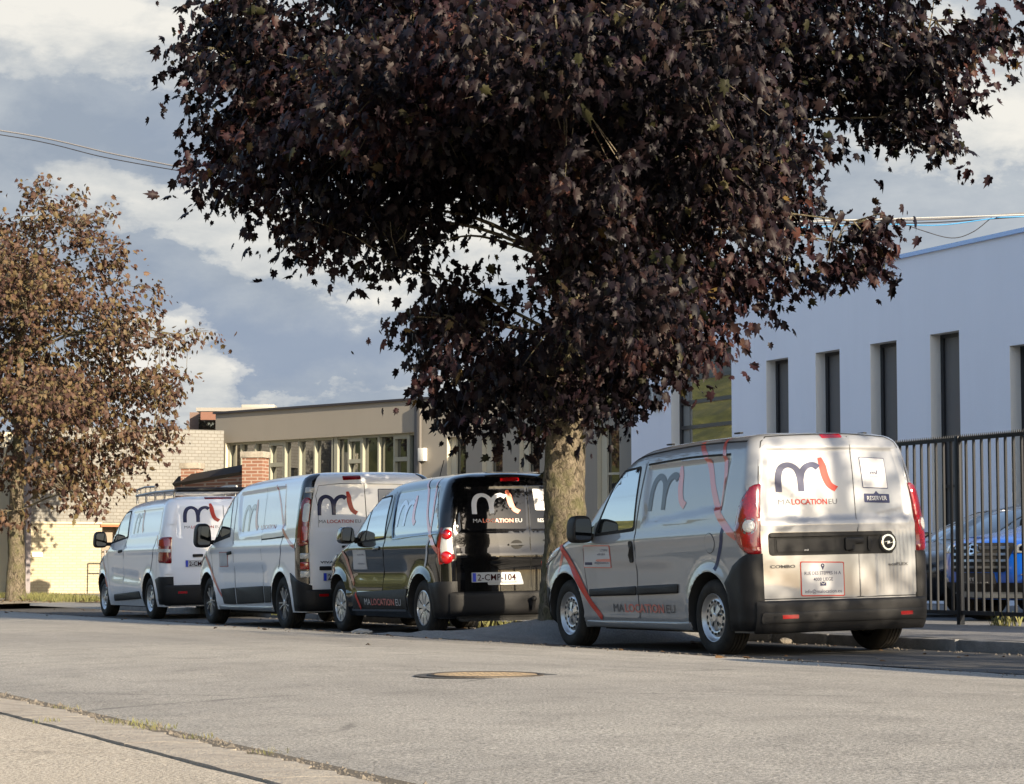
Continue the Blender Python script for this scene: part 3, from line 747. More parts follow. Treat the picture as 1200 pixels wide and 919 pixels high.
    ribbon('stripe', [(-.02, 1.79), (-.12, 1.60), (-.155, 1.40), (-.15, 1.16)], [.03, .06, .05, .04], S, redf2, root, .0033)
    ribbon('stripe', [(-.24, 1.05), (-.20, .90), (-.11, .71)], [.05, .05, .045], S, navy, root)
    ribbon('stripe', [(2.98, 1.0), (2.74, .86), (2.50, .66), (2.25, .42), (2.06, .285)], [.04, .06, .07, .06, .05], S, red, root, .0085)
    ribbon('stripe', [(2.80, .93), (2.86, .80), (2.90, .70)], [.03, .05, .03], S, redf2, root)
    sticker_card(S, [(2.36, .74), (1.81, .735), (1.82, .94), (2.345, .945)], root, redf2, 'door_sticker', .009)
    text_on('lettering', 'RUE DES STEPPES', 2.13, .885, .022, S, navy, root, .28, .0, .0118); text_on('lettering', '4000 LIEGE', 2.07, .850, .022, S, navy, root, .16, .0, .0118)
    text_on('lettering', 'info@malocation.eu', 2.13, .775, .022, S, navy, root, .28, .0, .0118); patch('reserve_tag', rpoly([(2.33, .765), (2.18, .765), (2.18, .79), (2.33, .79)], .004), S, navy, root, .0118, None, .2)
    # windscreen and roof fin
    patch('windscreen', rpoly([(.62, 1.14), (.50, 1.66), (-.50, 1.66), (-.62, 1.14)], .05), M['front'], glass, root, .005, .003, .08)
    hb = patch('headlight', rpoly([(.50, .72), (.80, .74), (1.02, .86), (.92, .94), (.66, .88)], .04), M['ff'], lampclear, root, .008, .006, .05, .01, .04)
    patch('headlight', rpoly([(.50, .72), (.80, .74), (1.02, .86), (.92, .94), (.66, .88)], .04), M['ffR'], lampclear, root, .008, .006, .05, .01, .04)
    patch('grille', rpoly([(.45, .45), (-.45, .45), (-.48, .75), (.48, .75)], .05), M['front'], plastic, root, .006, .004, .08)
    bm = bmesh.new()
    for sg in (1, -1):
        for k in range(2): add_box(bm, (-.1 + 1.2 * k, sg * .60, 1.835 - .03 * k), (.10, .035, .014), bev=.005)
    finish(bm, 'roof_mounts', plastic, root)
    # exposed axle and exhaust seen below the bumper
    bm = bmesh.new(); tube(bm, [(-.05, -.72, .30), (-.05, .72, .30)], .035, 10); add_box(bm, (-.12, -.60, .27), (.12, .10, .10), bev=.02); tube(bm, [(-.15, -.58, .24), (-.12, -.66, .44)], .03, 10); add_box(bm, (-.25, -.55, .235), (.14, .14, .04), bev=.01)
    add_box(bm, (-.2, -.48, .33), (.2, .12, .02), bev=.004); finish(bm, 'rear_axle', mat('pale_metal', (.55, .53, .48), .5, .3, var=.5, vscale=12), root)

# ---- black van
def black_van(root, graphics=True):
    wb = 2.66; pan = [(-.50, 1.12), (.88, 1.08), (1.06, 1.62), (-.16, 1.645)]
    def sd(x, z):
        d = flare(x, z, 0, .36, .03, .32, .06) + flare(x, z, wb, .36, .03, .32, .06)
        d += recess(x, z, pan, .014, .03)
        d += -.02 * exp(-((z - .70) / .10) ** 2) * sstep(.35, .6, x) * sstep(2.3, 2.0, x) + .012 * sstep(.50, .44, z) * sstep(.3, .4, x)
        d += .012 * exp(-((z - .98) / .05) ** 2) * sstep(2.7, 2.2, x)
        return d
    def rd(y, z): return -.012 * sstep(.66, .62, abs(y)) * sstep(1.10, 1.16, z) * sstep(1.64, 1.58, z) + .02 * exp(-((z - .86) / .08) ** 2)
    B = Body(W_=[(.2, .80), (.3, .835), (.5, .858), (.9, .862), (1.1, .848), (1.3, .806), (1.5, .745), (1.62, .695), (1.69, .65), (1.735, .58), (1.765, .44), (1.79, .2), (1.795, .08)],
             xr_=[(.2, -.62), (.3, -.66), (.6, -.65), (1, -.635), (1.3, -.60), (1.6, -.535), (1.70, -.49), (1.76, -.40), (1.785, -.2), (1.795, 0)],
             xf_=[(.2, 3.15), (.35, 3.32), (.6, 3.37), (.75, 3.35), (.88, 3.22), (.98, 2.98), (1.06, 2.74), (1.12, 2.58), (1.3, 2.38), (1.5, 2.12), (1.62, 1.92), (1.70, 1.70), (1.76, 1.4), (1.795, .5)],
             rr=.15, ax=.45, by=.44, bow=.05, bowf=.12, dx=.2, da=.05, z0=.2, z1=1.795, sd=sd, rd=rd)
    B.build('body', black, root, wb, .31, .365); M = B.maps(); S = M['side']; R = M['rear']; Wp = M['wrap']; WR = M['wrapR']; chassis(root, wb, .8)
    for x in (0, wb):
        for sg in (1, -1): make_wheel('petal', .312, root, (x, sg * .838, .312), sg)
    for MM in (S, M['sideR']):
        door = patch('front_door', [rpoly([(1.20, .49), (2.02, .47), (2.22, .62), (2.30, .98), (2.12, 1.08), (1.62, 1.575), (1.15, 1.60), (1.06, 1.35), (1.14, 1.0)], .05)], MM, black, root, .004, .004, .07)
        patch('window_seal', rpoly([(1.10, 1.075), (2.12, 1.04), (1.98, 1.17), (1.62, 1.555), (1.19, 1.585)], .05), MM, gap, door, .0065, .003, .08)
        patch('door_window', rpoly([(1.13, 1.10), (1.72, 1.075), (1.69, 1.46), (1.60, 1.535), (1.21, 1.56)], .04), MM, glass, door, .009, .002, .08)
        patch('quarter_glass', rpoly([(1.76, 1.07), (2.06, 1.06), (1.95, 1.18), (1.73, 1.42)], .03), MM, glass, door, .009, .002, .08)
        patch('door_handle', rpoly([(1.24, .96), (1.44, .945), (1.44, .985), (1.24, 1.0)], .02), MM, black, door, .016, .012, .08, .012, .02)
        patch('side_window', rpoly([(-.48, 1.145), (.85, 1.105), (1.02, 1.60), (-.17, 1.62)], [.10, .08, .06, .05]), MM, mat('film_window', (.02, .022, .026), .04, 0, .8, fn=glassy), root, .003, .002, .08)
        gapline([(1.19, .30), (1.195, .6), (1.13, 1.0), (1.05, 1.35), (1.12, 1.62)], MM, root); gapline([(2.24, .62), (2.31, .98), (2.14, 1.09)], MM, root)
        patch('side_cladding', [[(.44, .28), (2.20, .27), (2.10, .47), (.42, .52)]], MM, plastic, root, .012, .012, .1, .008, .03)
        ribbon('sill_strip', [(.46, .285), (1.3, .278), (2.2, .272)], .02, MM, chrome, root, .022)
        ribbon('window_trim', [(-.50, 1.12), (.2, 1.105), (.80, 1.08), (.90, 1.13), (1.03, 1.58)], .020, MM, mat('gloss_trim', (.15, .18, .22), .15, .8), root, .0045, 4)
    for MW in (Wp, WR):
        tl = patch('tail_light', rpoly([(.0, .82), (.14, .78), (.17, .95), (.14, 1.17), (.04, 1.18), (.02, 1.0)], .03), MW, lampclear, root, .010, .012, .03, .012, .03)
        for z0, r, mm in ((.855, .068, lampred2), (1.10, .055, lampred2)): patch('lamp_unit', [arc(.085, z0, r * .95, 0, 360, 24, r)], MW, mm, tl, .022, .008, .03, .022, .06)
        patch('lamp_border', rpoly([(.12, .79), (.16, .78), (.19, .95), (.155, 1.17), (.125, 1.17), (.15, .95)], .01), MW, lampred, tl, .024, .006, .05)
        patch('bumper_corner', [[(-.02, .22), (-.02, .60), (.20, .60), (.40, .58), (.36, .50), (.33, .4), (.335, .22)]], MW, plastic, root, .014, .016, .04, .010, .04)
    dl = patch('rear_door', rpoly([(.70, .52), (-.15, .50), (-.155, 1.0), (-.175, 1.70), (.45, 1.685), (.545, 1.64), (.62, 1.45), (.66, 1.2), (.69, 1.0)], .05), R, black, root, .004, .004, .05)
    dr = patch('rear_door', rpoly([(-.70, .52), (-.69, 1.0), (-.66, 1.2), (-.62, 1.45), (-.545, 1.64), (-.45, 1.685), (-.19, 1.70), (-.17, 1.0), (-.165, .50)], .05), R, black, root, .004, .004, .05)
    gapline([(-.158, .50), (-.163, 1.0), (-.183, 1.70)], R, root, .007)
    patch('rear_window', rpoly([(.615, 1.13), (-.13, 1.13), (-.15, 1.62), (.48, 1.615)], [.16, .03, .03, .10]), R, m_rg, dl, .007, .002, .06)
    patch('rear_window', rpoly([(-.615, 1.13), (-.48, 1.615), (-.20, 1.62), (-.19, 1.13)], [.16, .10, .03, .03]), R, m_rg, dr, .007, .002, .06)
    patch('door_handle', rpoly([(.10, .975), (-.10, .975), (-.10, .995), (.10, .995)], .01), R, black, dl, .03, .02, .06); patch('handle_recess', [arc(.0, .985, .07, 0, 360, 20, .05)], R, gap, dl, .007, None, .06)
    patch('high_brake_light', rpoly([(.125, 1.67), (-.10, 1.675), (-.10, 1.71), (.12, 1.705)], .01), R, lampred2, root, .012, .012, .1)
    bp = patch('rear_bumper', rpoly([(.76, .26), (-.76, .26), (-.77, .485), (.77, .485)], .03), R, plastic, root, .05, .055, .05, .03, .06)
    patch('bumper_skirt', rpoly([(.66, .17), (-.66, .17), (-.72, .27), (.72, .27)], .03), R, under, bp, .03, .03, .1)
    bm = bmesh.new(); tube(bm, [(-.55, -.12, .30), (-.78, -.12, .30), (-.80, -.12, .38)], .022, 10); bmesh.ops.create_uvsphere(bm, u_segments=14, v_segments=10, radius=.032, matrix=Matrix.Translation((-.80, -.12, .40))); add_box(bm, (-.70, -.12, .33), (.06, .16, .08), bev=.01)
    finish(bm, 'tow_bar', plastic, root)
    plate(R, .53, .585, .52, .105, root, '2-CMP-104' if graphics else '', .030)
    patch('plate_step', rpoly([(.35, .555), (-.07, .555), (-.03, .69), (.35, .69)], .02), R, platew if graphics else black, root, .008, .008, .1)
    add_mirror(root, 2.06, .98, 1.14, black, (.10, .18, .20)); add_mirror(root, 2.06, -.98, 1.14, black, (.10, .18, .20))
    patch('windscreen', rpoly([(.60, 1.14), (.48, 1.62), (-.48, 1.62), (-.60, 1.14)], .05), M['front'], glass, root, .005, .003, .08)
    patch('grille', rpoly([(.40, .35), (-.40, .35), (-.45, .75), (.45, .75)], .05), M['front'], plastic, root, .006, .004, .08)
    for q in ('ff', 'ffR'):
        patch('headlight', rpoly([(.50, .70), (.80, .72), (1.0, .86), (.90, .93), (.66, .88)], .04), M[q], lampclear, root, .008, .006, .05, .01, .04)
    if graphics:
        logo(R, .475, 1.325, .55, .25, dl, mat('pearl_film', (.62, .62, .64), .3), mat('coral_film', (.75, .16, .07), .35), .009, False)
        wordmark(R, .48, 1.225, .57, .042, dl, whitef, mat('coral_film', (.75, .16, .07), .35), .009)
        c = sticker_card(R, [(-.255, 1.355), (-.50, 1.35), (-.46, 1.585), (-.245, 1.59)], dr, whitef, 'code_sticker', .009); text_on('lettering', 'ml', -.34, 1.45, .03, R, navy, c, .06, .02, .0122)
        text_on('lettering', 'RESERVER', -.275, 1.225, .04, R, whitef, dr, .22, .015, .009)
        sticker_card(R, [(-.285, .53), (-.66, .53), (-.66, .80), (-.285, .805)], dr, red, 'address_sticker', .0065); text_on('lettering', 'RUE DES STEPPES 16 A', -.32, .70, .024, R, navy, dr, .30, 0, .0092); text_on('lettering', 'info@malocation.eu', -.32, .575, .024, R, navy, dr, .30, 0, .0092)
        logo(S, .86, 1.22, .58, .33, root, mat('sky_film', (.50, .62, .80), .25, coat=1), mat('pink_film', (.75, .25, .25), .3, coat=1), .0065, False)
        wordmark(S, 1.73, .335, 1.17, .075, root, whitef, redf2, .024)
        pk = mat('coral_stripe', (.62, .12, .08), .3, coat=1)
        ribbon('stripe', [(.30, 1.735), (.10, 1.55), (-.05, 1.30), (-.22, 1.12), (-.46, .94), (-.63, .86)], [.02, .045, .045, .06, .06, .05], S, pk, root, .0065)
        ribbon('stripe', [(-.02, 1.735), (-.13, 1.50), (-.20, 1.30), (-.22, 1.14)], [.02, .04, .04, .03], S, pk, root, .0072)
        ribbon('stripe', [(-.24, 1.08), (-.17, .86), (-.12, .76)], [.04, .05, .04], S, whitef, root, .0065)
        ribbon('stripe', [(2.50, .96), (2.34, .84), (2.12, .56)], [.03, .06, .05], S, mat('dim_red_film', (.25, .03, .02), .3, coat=1), root, .0085); ribbon('stripe', [(2.02, .46), (1.95, .38), (1.88, .29)], [.05, .05], S, red, root, .024)
        sticker_card(S, [(2.14, .74), (1.70, .74), (1.71, .96), (2.12, .97)], root, whitef, 'door_sticker', .009)
        text_on('lettering', 'RUE DES STEPPES', 1.97, .90, .02, S, navy, root, .22, .0, .0118); text_on('lettering', 'info@malocation.eu', 1.97, .80, .02, S, navy, root, .22, .0, .0118)
    bm = bmesh.new(); tube(bm, [(1.3, .1, 1.77), (1.15, .1, 1.98)], .005, 6); finish(bm, 'aerial', plastic, root)
    bm = bmesh.new(); add_box(bm, (-.42, -.05, 1.772), (.05, .62, .014), bev=.004); finish(bm, 'roof_strip', whitef if graphics else plastic, root)

# ---- tall white van with black rear corner pillars
def tall_van(root):
    wb = 3.20; pan = [(-.18, 1.27), (1.76, 1.19), (1.98, 1.79), (.06, 1.82)]
    def sd(x, z):
        d = flare(x, z, 0, .38, .016, .34) + flare(x, z, wb, .38, .02, .34) + recess(x, z, pan, .022, .04)
        d += -.02 * sstep(.86, .72, z) * sstep(.45, .8, x) * sstep(2.75, 2.5, x) + .014 * exp(-((z - 1.05) / .05) ** 2)
        return d
    def rd(y, z): return -.010 * sstep(.72, .69, abs(y)) * sstep(1.22, 1.26, z) * sstep(1.82, 1.78, z)
    B = Body(W_=[(.22, .90), (.35, .93), (.6, .948), (1, .95), (1.2, .94), (1.4, .915), (1.6, .882), (1.8, .84), (1.88, .80), (1.93, .70), (1.955, .5), (1.965, .2)],
             xr_=[(.22, -.74), (.35, -.78), (1, -.78), (1.5, -.76), (1.85, -.73), (1.92, -.68), (1.955, -.5), (1.965, -.2)],
             xf_=[(.22, 3.95), (.4, 4.08), (.7, 4.10), (.85, 4.0), (.98, 3.8), (1.08, 3.58), (1.15, 3.42), (1.4, 3.15), (1.7, 2.82), (1.82, 2.6), (1.91, 2.3), (1.965, 1.2)],
             rr=.13, ax=.5, by=.50, bow=.03, bowf=.14, dx=.3, da=.022, z0=.22, z1=1.965, sd=sd, rd=rd)
    B.build('body', white, root, wb, .33, .385, .33); M = B.maps(); S = M['side']; R = M['rear']; Wp = M['wrap']; WR = M['wrapR']; chassis(root, wb, .9)
    for x in (0, wb):
        for sg in (1, -1): make_wheel('thin', .335, root, (x, sg * .915, .335), sg)
    for MM in (S, M['sideR']):
        door = patch('front_door', [rpoly([(2.0, .30), (2.66, .30), (2.85, .48), (3.0, 1.0), (2.93, 1.15), (2.55, 1.765), (2.16, 1.78), (2.02, 1.6), (2.03, 1.0)], .06)], MM, white, root, .004, .004, .07)
        patch('window_seal', rpoly([(2.13, 1.20), (2.90, 1.12), (2.55, 1.75), (2.22, 1.765)], .05), MM, gap, door, .0065, .003, .08)
        patch('door_window', rpoly([(2.16, 1.25), (2.56, 1.20), (2.53, 1.70), (2.23, 1.735)], .04), MM, glass, door, .009, .002, .08)
        patch('quarter_glass', rpoly([(2.60, 1.22), (2.80, 1.20), (2.57, 1.66)], .02), MM, glass, door, .009, .002, .08)
        patch('door_handle', rpoly([(2.06, .965), (2.26, .955), (2.26, 1.0), (2.06, 1.01)], .02), MM, plastic, door, .016, .012, .08, .012, .02)
        gapline([(1.99, .30), (2.0, 1.2), (2.02, 1.6), (2.10, 1.79)], MM, root); gapline([(2.87, .48), (3.02, 1.0), (2.95, 1.17)], MM, root)
        gapline([(.77, .35), (.78, 1.18), (.84, 1.80)], MM, root, .006); gapline([(-.15, 1.165), (.3, 1.15), (.78, 1.14)], MM, root, .018)
        patch('side_cladding', rpoly([(.80, .33), (1.97, .30), (1.97, .52), (.80, .545)], .02), MM, plastic, root, .010, .010, .15, .01, .03); patch('side_cladding', rpoly([(2.02, .30), (2.56, .30), (2.62, .50), (2.02, .52)], .02), MM, plastic, root, .012, .010, .15, .01, .03)
        patch('side_cladding', rpoly([(.42, .34), (.75, .33), (.75, .545), (.38, .545)], .02), MM, plastic, root, .010, .010, .15, .01, .03)
        patch('sill', rpoly([(.40, .235), (2.75, .225), (2.75, .275), (.40, .285)], .01), MM, silver, root, .014, .014, .2, .01, .02)
    for MW in (Wp, WR):
        pl = patch('corner_pillar', rpoly([(.005, .56), (.13, .60), (.24, .66), (.23, 1.2), (.215, 1.84), (.12, 1.93), (.02, 1.92)], .03), MW, mat('gloss_black', (.008, .008, .009), .18, coat=1), root, .008, .010, .05)
        tl = patch('tail_light', rpoly([(.02, 1.05), (.13, 1.03), (.16, 1.10), (.15, 1.58), (.10, 1.64), (.03, 1.62)], .03), MW, lampred, pl, .016, .010, .05, .012, .03)
        patch('lamp_unit', rpoly([(.035, 1.33), (.10, 1.33), (.10, 1.56), (.035, 1.56)], .03), MW, lampclear, tl, .031, .004, .05); patch('lamp_unit', rpoly([(.035, 1.10), (.10, 1.10), (.10, 1.28), (.035, 1.28)], .03), MW, lampred2, tl, .031, .006, .05)
        for a, b, mm in ((1.69, 1.76, lampclear), (.88, .95, lampclear), (.75, .84, lampred2), (.65, .73, lampclear)): patch('lamp_unit', rpoly([(.01, a), (.115, a), (.115, b), (.01, b)], .015), MW, mm, pl, .018, .010, .05, .008, .02)
        patch('bumper_corner', [[(-.02, .24), (-.02, .55), (.14, .61), (.44, .71), (.40, .60), (.365, .5), (.35, .4), (.355, .24)]], MW, plastic, root, .012, .014, .05, .010, .04)
    dl = patch('rear_door', rpoly([(.80, .52), (.075, .51), (.075, 1.2), (.10, 1.90), (.68, 1.885), (.735, 1.8), (.79, 1.3)], .05), R, white, root, .004, .004, .06)
    dr = patch('rear_door', rpoly([(-.80, .52), (-.79, 1.3), (-.735, 1.8), (-.68, 1.885), (.085, 1.90), (.06, 1.2), (.06, .51)], .05), R, white, root, .004, .004, .06)
    gapline([(.067, .51), (.067, 1.2), (.092, 1.90)], R, root, .007); gapline([(.70, 1.265), (.70, 1.50), (.68, 1.78), (.12, 1.80)], R, root, .006, .0055); gapline([(.06, 1.80), (-.45, 1.79), (-.68, 1.76)], R, root, .006, .0055)
    patch('high_brake_light', rpoly([(.365, 1.845), (.13, 1.855), (.13, 1.90), (.365, 1.895)], .012), R, lampred, root, .012, .012, .1)
    logo(R, .70, 1.42, .52, .285, dl, navy, red, .007, False); wordmark(R, .69, 1.315, .55, .042, dl, greyf, red, .0065)
    text_on('badge_lettering', 'VIVARO', .69, .82, .030, R, gap, dl, .28, .02, .010)
    patch('door_handle', rpoly([(.41, 1.005), (.20, 1.005), (.20, 1.035), (.41, 1.035)], .012), R, plastic, dl, .03, .025, .08); patch('handle_recess', rpoly([(.43, .96), (.24, .96), (.24, 1.08), (.43, 1.08)], .04), R, white, dl, .008, .004, .08)
    patch('plate_lamp_bar', rpoly([(.70, .735), (.15, .735), (.15, .785), (.70, .785)], .012), R, plastic, dl, .018, .016, .1)
    plate(R, .655, .60, .52, .105, dl, '2', .012, .045)
    q = sticker_card(R, [(-.09, 1.47), (-.36, 1.47), (-.36, 1.735), (-.09, 1.735)], dr, navy, 'code_sticker', .007)
    bp = patch('rear_bumper', rpoly([(.86, .25), (-.86, .25), (-.87, .50), (.87, .50)], .03), R, plastic, root, .04, .045, .06, .02, .05)
    for a, b in ((.72, .60), (-.60, -.72)): patch('reflector', rpoly([(a, .415), (b, .415), (b, .445), (a, .445)], .006), R, lampred2, bp, .064, .006, .1)
    add_mirror(root, 2.93, 1.10, 1.23, plastic, (.10, .22, .33)); add_mirror(root, 2.93, -1.10, 1.23, plastic, (.10, .22, .33))
    logo(S, 1.70, 1.265, .68, .40, root, mat('brown_grey_film', (.14, .11, .10), .3, coat=1), redf2, .0035, False)
    text_on('lettering', 'LOCATION', .90, 1.27, .06, S, redf2, root, .62, .0, .003)
    ribbon('stripe', [(.46, 1.83), (.22, 1.60), (.06, 1.40), (-.06, 1.26), (-.30, 1.12), (-.56, 1.03)], [.03, .05, .05, .05, .05], S, redf2, root); ribbon('stripe', [(.10, 1.83), (-.0, 1.55), (-.05, 1.26)], [.03, .05, .03], S, redf2, root, .0032)
    ribbon('stripe', [(-.10, 1.20), (.0, .95), (.07, .76)], .02, S, navy, root)
    ribbon('stripe', [(3.35, 1.0), (3.15, .86), (2.85, .62), (2.60, .40)], [.03, .05, .05, .04], S, redf2, root, .0085)
    o = sticker_card(S, [(2.62, .80), (2.24, .80), (2.24, 1.0), (2.62, 1.0)], root, redf2, 'door_sticker', .009)
    patch('windscreen', rpoly([(.70, 1.20), (.62, 1.80), (-.62, 1.80), (-.70, 1.20)], .05), M['front'], glass, root, .005, .003, .1)
    patch('grille', rpoly([(.50, .45), (-.50, .45), (-.55, .80), (.55, .80)], .05), M['front'], plastic, root, .006, .004, .1)
    for qk in ('ff', 'ffR'): patch('headlight', rpoly([(.56, .76), (.86, .78), (1.1, .95), (.98, 1.02), (.72, .93)], .04), M[qk], lampclear, root, .008, .006, .05, .01, .04)

# ---- far white van with a roof rack
def rack_van(root):
    wb = 2.91; pan = [(-.55, 1.30), (1.25, 1.28), (1.33, 1.72), (-.50, 1.74)]
    def sd(x, z):
        d = flare(x, z, 0, .37, .022, .33, .06) + flare(x, z, wb, .37, .022, .33, .06) + recess(x, z, pan, .012, .05)
        d += -.02 * exp(-((z - .60 - .05 * x) / .09) ** 2) * sstep(.4, .7, x) * sstep(2.5, 2.2, x) + .016 * exp(-((z - 1.08) / .06) ** 2) * sstep(2.8, 2.0, x)
        return d
    def rd(y, z): return -.012 * sstep(.70, .66, abs(y)) * sstep(1.24, 1.28, z) * sstep(1.84, 1.80, z)
    B = Body(W_=[(.2, .88), (.35, .92), (.6, .938), (1, .94), (1.3, .91), (1.5, .875), (1.7, .83), (1.8, .79), (1.86, .71), (1.895, .52), (1.91, .2)],
             xr_=[(.2, -.76), (.35, -.80), (1, -.80), (1.4, -.77), (1.75, -.72), (1.85, -.66), (1.895, -.48), (1.91, -.2)],
             xf_=[(.2, 3.58), (.4, 3.72), (.7, 3.74), (.88, 3.62), (.98, 3.42), (1.08, 3.18), (1.16, 3.0), (1.4, 2.72), (1.65, 2.42), (1.78, 2.2), (1.86, 1.9), (1.91, .9)],
             rr=.16, ax=.5, by=.5, bow=.04, bowf=.14, dx=.2, da=.05, z0=.2, z1=1.91, sd=sd, rd=rd)
    B.build('body', white, root, wb, .33, .385, .33); M = B.maps(); S = M['side']; R = M['rear']; Wp = M['wrap']; WR = M['wrapR']; chassis(root, wb, .9)
    for x in (0, wb):
        for sg in (1, -1): make_wheel('steel', .33, root, (x, sg * .915, .33), sg)
    for MM in (S, M['sideR']):
        door = patch('front_door', [rpoly([(1.62, .34), (2.30, .33), (2.45, .5), (2.56, 1.0), (2.50, 1.16), (2.02, 1.70), (1.42, 1.75), (1.34, 1.4), (1.55, 1.0)], .06)], MM, white, root, .004, .004, .08)
        patch('window_seal', rpoly([(1.33, 1.285), (2.42, 1.20), (1.98, 1.69), (1.43, 1.735)], .05), MM, gap, door, .0065, .003, .08)
        patch('door_window', rpoly([(1.37, 1.31), (1.98, 1.265), (1.92, 1.66), (1.46, 1.705)], .04), MM, glass, door, .009, .002, .08)
        patch('quarter_glass', rpoly([(2.03, 1.26), (2.32, 1.24), (1.97, 1.62)], .02), MM, glass, door, .009, .002, .08)
        patch('door_handle', rpoly([(1.58, 1.06), (1.80, 1.05), (1.80, 1.09), (1.58, 1.10)], .02), MM, plastic, door, .016, .012, .08, .012, .02)
        gapline([(1.61, .34), (1.60, .8), (1.53, 1.0), (1.33, 1.4), (1.38, 1.76)], MM, root); gapline([(2.47, .5), (2.58, 1.0), (2.52, 1.17)], MM, root); gapline([(-.42, .62), (-.50, 1.3), (-.48, 1.78)], MM, root, .006)
        patch('side_moulding', rpoly([(.52, .32), (2.26, .27), (2.20, .38), (.62, .44)], .03), MM, plastic, root, .012, .012, .15, .012, .03)
    for MW in (Wp, WR):
        tl = patch('tail_light', rpoly([(.005, .86), (.25, .88), (.25, 1.26), (.01, 1.27)], .03), MW, lampred, root, .010, .012, .05, .014, .03)
        patch('lamp_unit', rpoly([(.02, 1.03), (.24, 1.04), (.24, 1.09), (.02, 1.08)], .01), MW, lampclear, tl, .027, .006, .05)
        patch('lamp_unit', rpoly([(.03, 1.12), (.22, 1.13), (.22, 1.23), (.03, 1.23)], .02), MW, lampred2, tl, .026, .004, .05)
        for a, b in ((.70, .78), (1.46, 1.54)): patch('door_hinge', rpoly([(-.01, a), (.12, a), (.12, b), (-.01, b)], .01), MW, white, root, .014, .012, .1)
        patch('bumper_corner', [[(-.02, .24), (-.02, .66), (.24, .66), (.45, .62), (.40, .56), (.365, .5), (.35, .4), (.355, .24)]], MW, plastic, root, .014, .016, .05, .012, .04)
    dl = patch('rear_door', rpoly([(.745, .55), (-.05, .54), (-.05, 1.86), (.56, 1.84), (.64, 1.76), (.72, 1.3)], .05), R, white, root, .004, .004, .07)
    dr = patch('rear_door', rpoly([(-.745, .55), (-.72, 1.3), (-.64, 1.76), (-.56, 1.84), (-.062, 1.86), (-.062, .54)], .05), R, white, root, .004, .004, .07)
    gapline([(-.056, .54), (-.056, 1.86)], R, root, .007)
    patch('high_brake_light', rpoly([(.22, 1.84), (-.22, 1.845), (-.22, 1.872), (.22, 1.868)], .01), R, lampred, root, .012, .012, .1)
    logo(R, .575, 1.495, .57, .28, dl, navy, red, .007, False); wordmark(R, .57, 1.395, .57, .042, dl, greyf, red, .0065)
    text_on('badge_lettering', 'JUMPY', .40, 1.14, .024, R, greyf, dl, .12, .01, .009)
    patch('plate_recess', rpoly([(.60, .78), (-.02, .78), (-.02, 1.0), (.60, 1.0)], .04), R, white, dl, .007, .003, .1); patch('door_handle', rpoly([(.46, .955), (.30, .955), (.30, 1.0), (.46, 1.0)], .015), R, plastic, dl, .025, .02, .08)
    plate(R, .575, .80, .52, .11, dl, '2-CMP', .012, .24)
    bp = patch('rear_bumper', rpoly([(.86, .24), (-.86, .24), (-.87, .53), (.87, .53)], .03), R, plastic, root, .05, .055, .06, .02, .05)
    for a, b in ((.70, .56), (-.56, -.70)): patch('reflector', rpoly([(a, .40), (b, .40), (b, .435), (a, .435)], .006), R, lampred2, bp, .074, .006, .1)
    add_mirror(root, 2.52, 1.08, 1.28, plastic, (.10, .21, .27)); add_mirror(root, 2.52, -1.08, 1.28, plastic, (.10, .21, .27))
    logo(S, 1.08, 1.36, .60, .36, root, mat('brown_grey_film', (.14, .11, .10), .3, coat=1), redf2, .0035, False)
    ribbon('stripe', [(-.42, 1.30), (-.50, 1.18), (-.62, 1.10)], [.03, .03], S, redf2, root); ribbon('stripe', [(-.40, 1.25), (-.20, .90), (-.10, .72)], .025, S, navy, root); ribbon('stripe', [(3.0, 1.0), (2.80, .85), (2.55, .50)], [.02, .03], S, redf2, root, .0085)
    patch('windscreen', rpoly([(.70, 1.20), (.60, 1.74), (-.60, 1.74), (-.70, 1.20)], .05), M['front'], glass, root, .005, .003, .1)
    for qk in ('ff', 'ffR'): patch('headlight', rpoly([(.56, .76), (.86, .78), (1.1, .95), (.98, 1.02), (.72, .93)], .04), M[qk], lampclear, root, .008, .006, .05, .01, .04)
    # roof rack: rails, cross bars, a low fence at the front and a rear roller
    bm = bmesh.new(); zr = 1.985
    for sg in (1, -1):
        tube(bm, [(-.55, sg * .66, zr), (.6, sg * .67, zr + .01), (1.75, sg * .66, zr - .01)], .022, 8)
        tube(bm, [(.55, sg * .67, zr + .10), (1.2, sg * .67, zr + .115), (1.70, sg * .66, zr + .09), (1.80, sg * .64, zr)], .016, 8)
        for x in (-.5, .05, .6, 1.15, 1.7): tube(bm, [(x, sg * .66, 1.84), (x, sg * .66, zr)], .018, 6)
        for x in (.55, .85, 1.15, 1.45, 1.7): tube(bm, [(x, sg * .67, zr), (x, sg * .67, zr + .10)], .012, 6)
    tube(bm, [(1.80, -.64, zr), (1.83, 0, zr + .02), (1.80, .64, zr)], .02, 8)
    finish(bm, 'roof_rack_frame', steel, root)
    for i in range(6): box_obj('rack_bar', (-.45 + i * .40, 0, zr), (.05, 1.30, .03), steel, root, bev=.006)
    bm = bmesh.new(); tube(bm, [(-.62, -.66, zr + .01), (-.62, .66, zr + .01)], .035, 12); finish(bm, 'rack_roller', plastic, root)

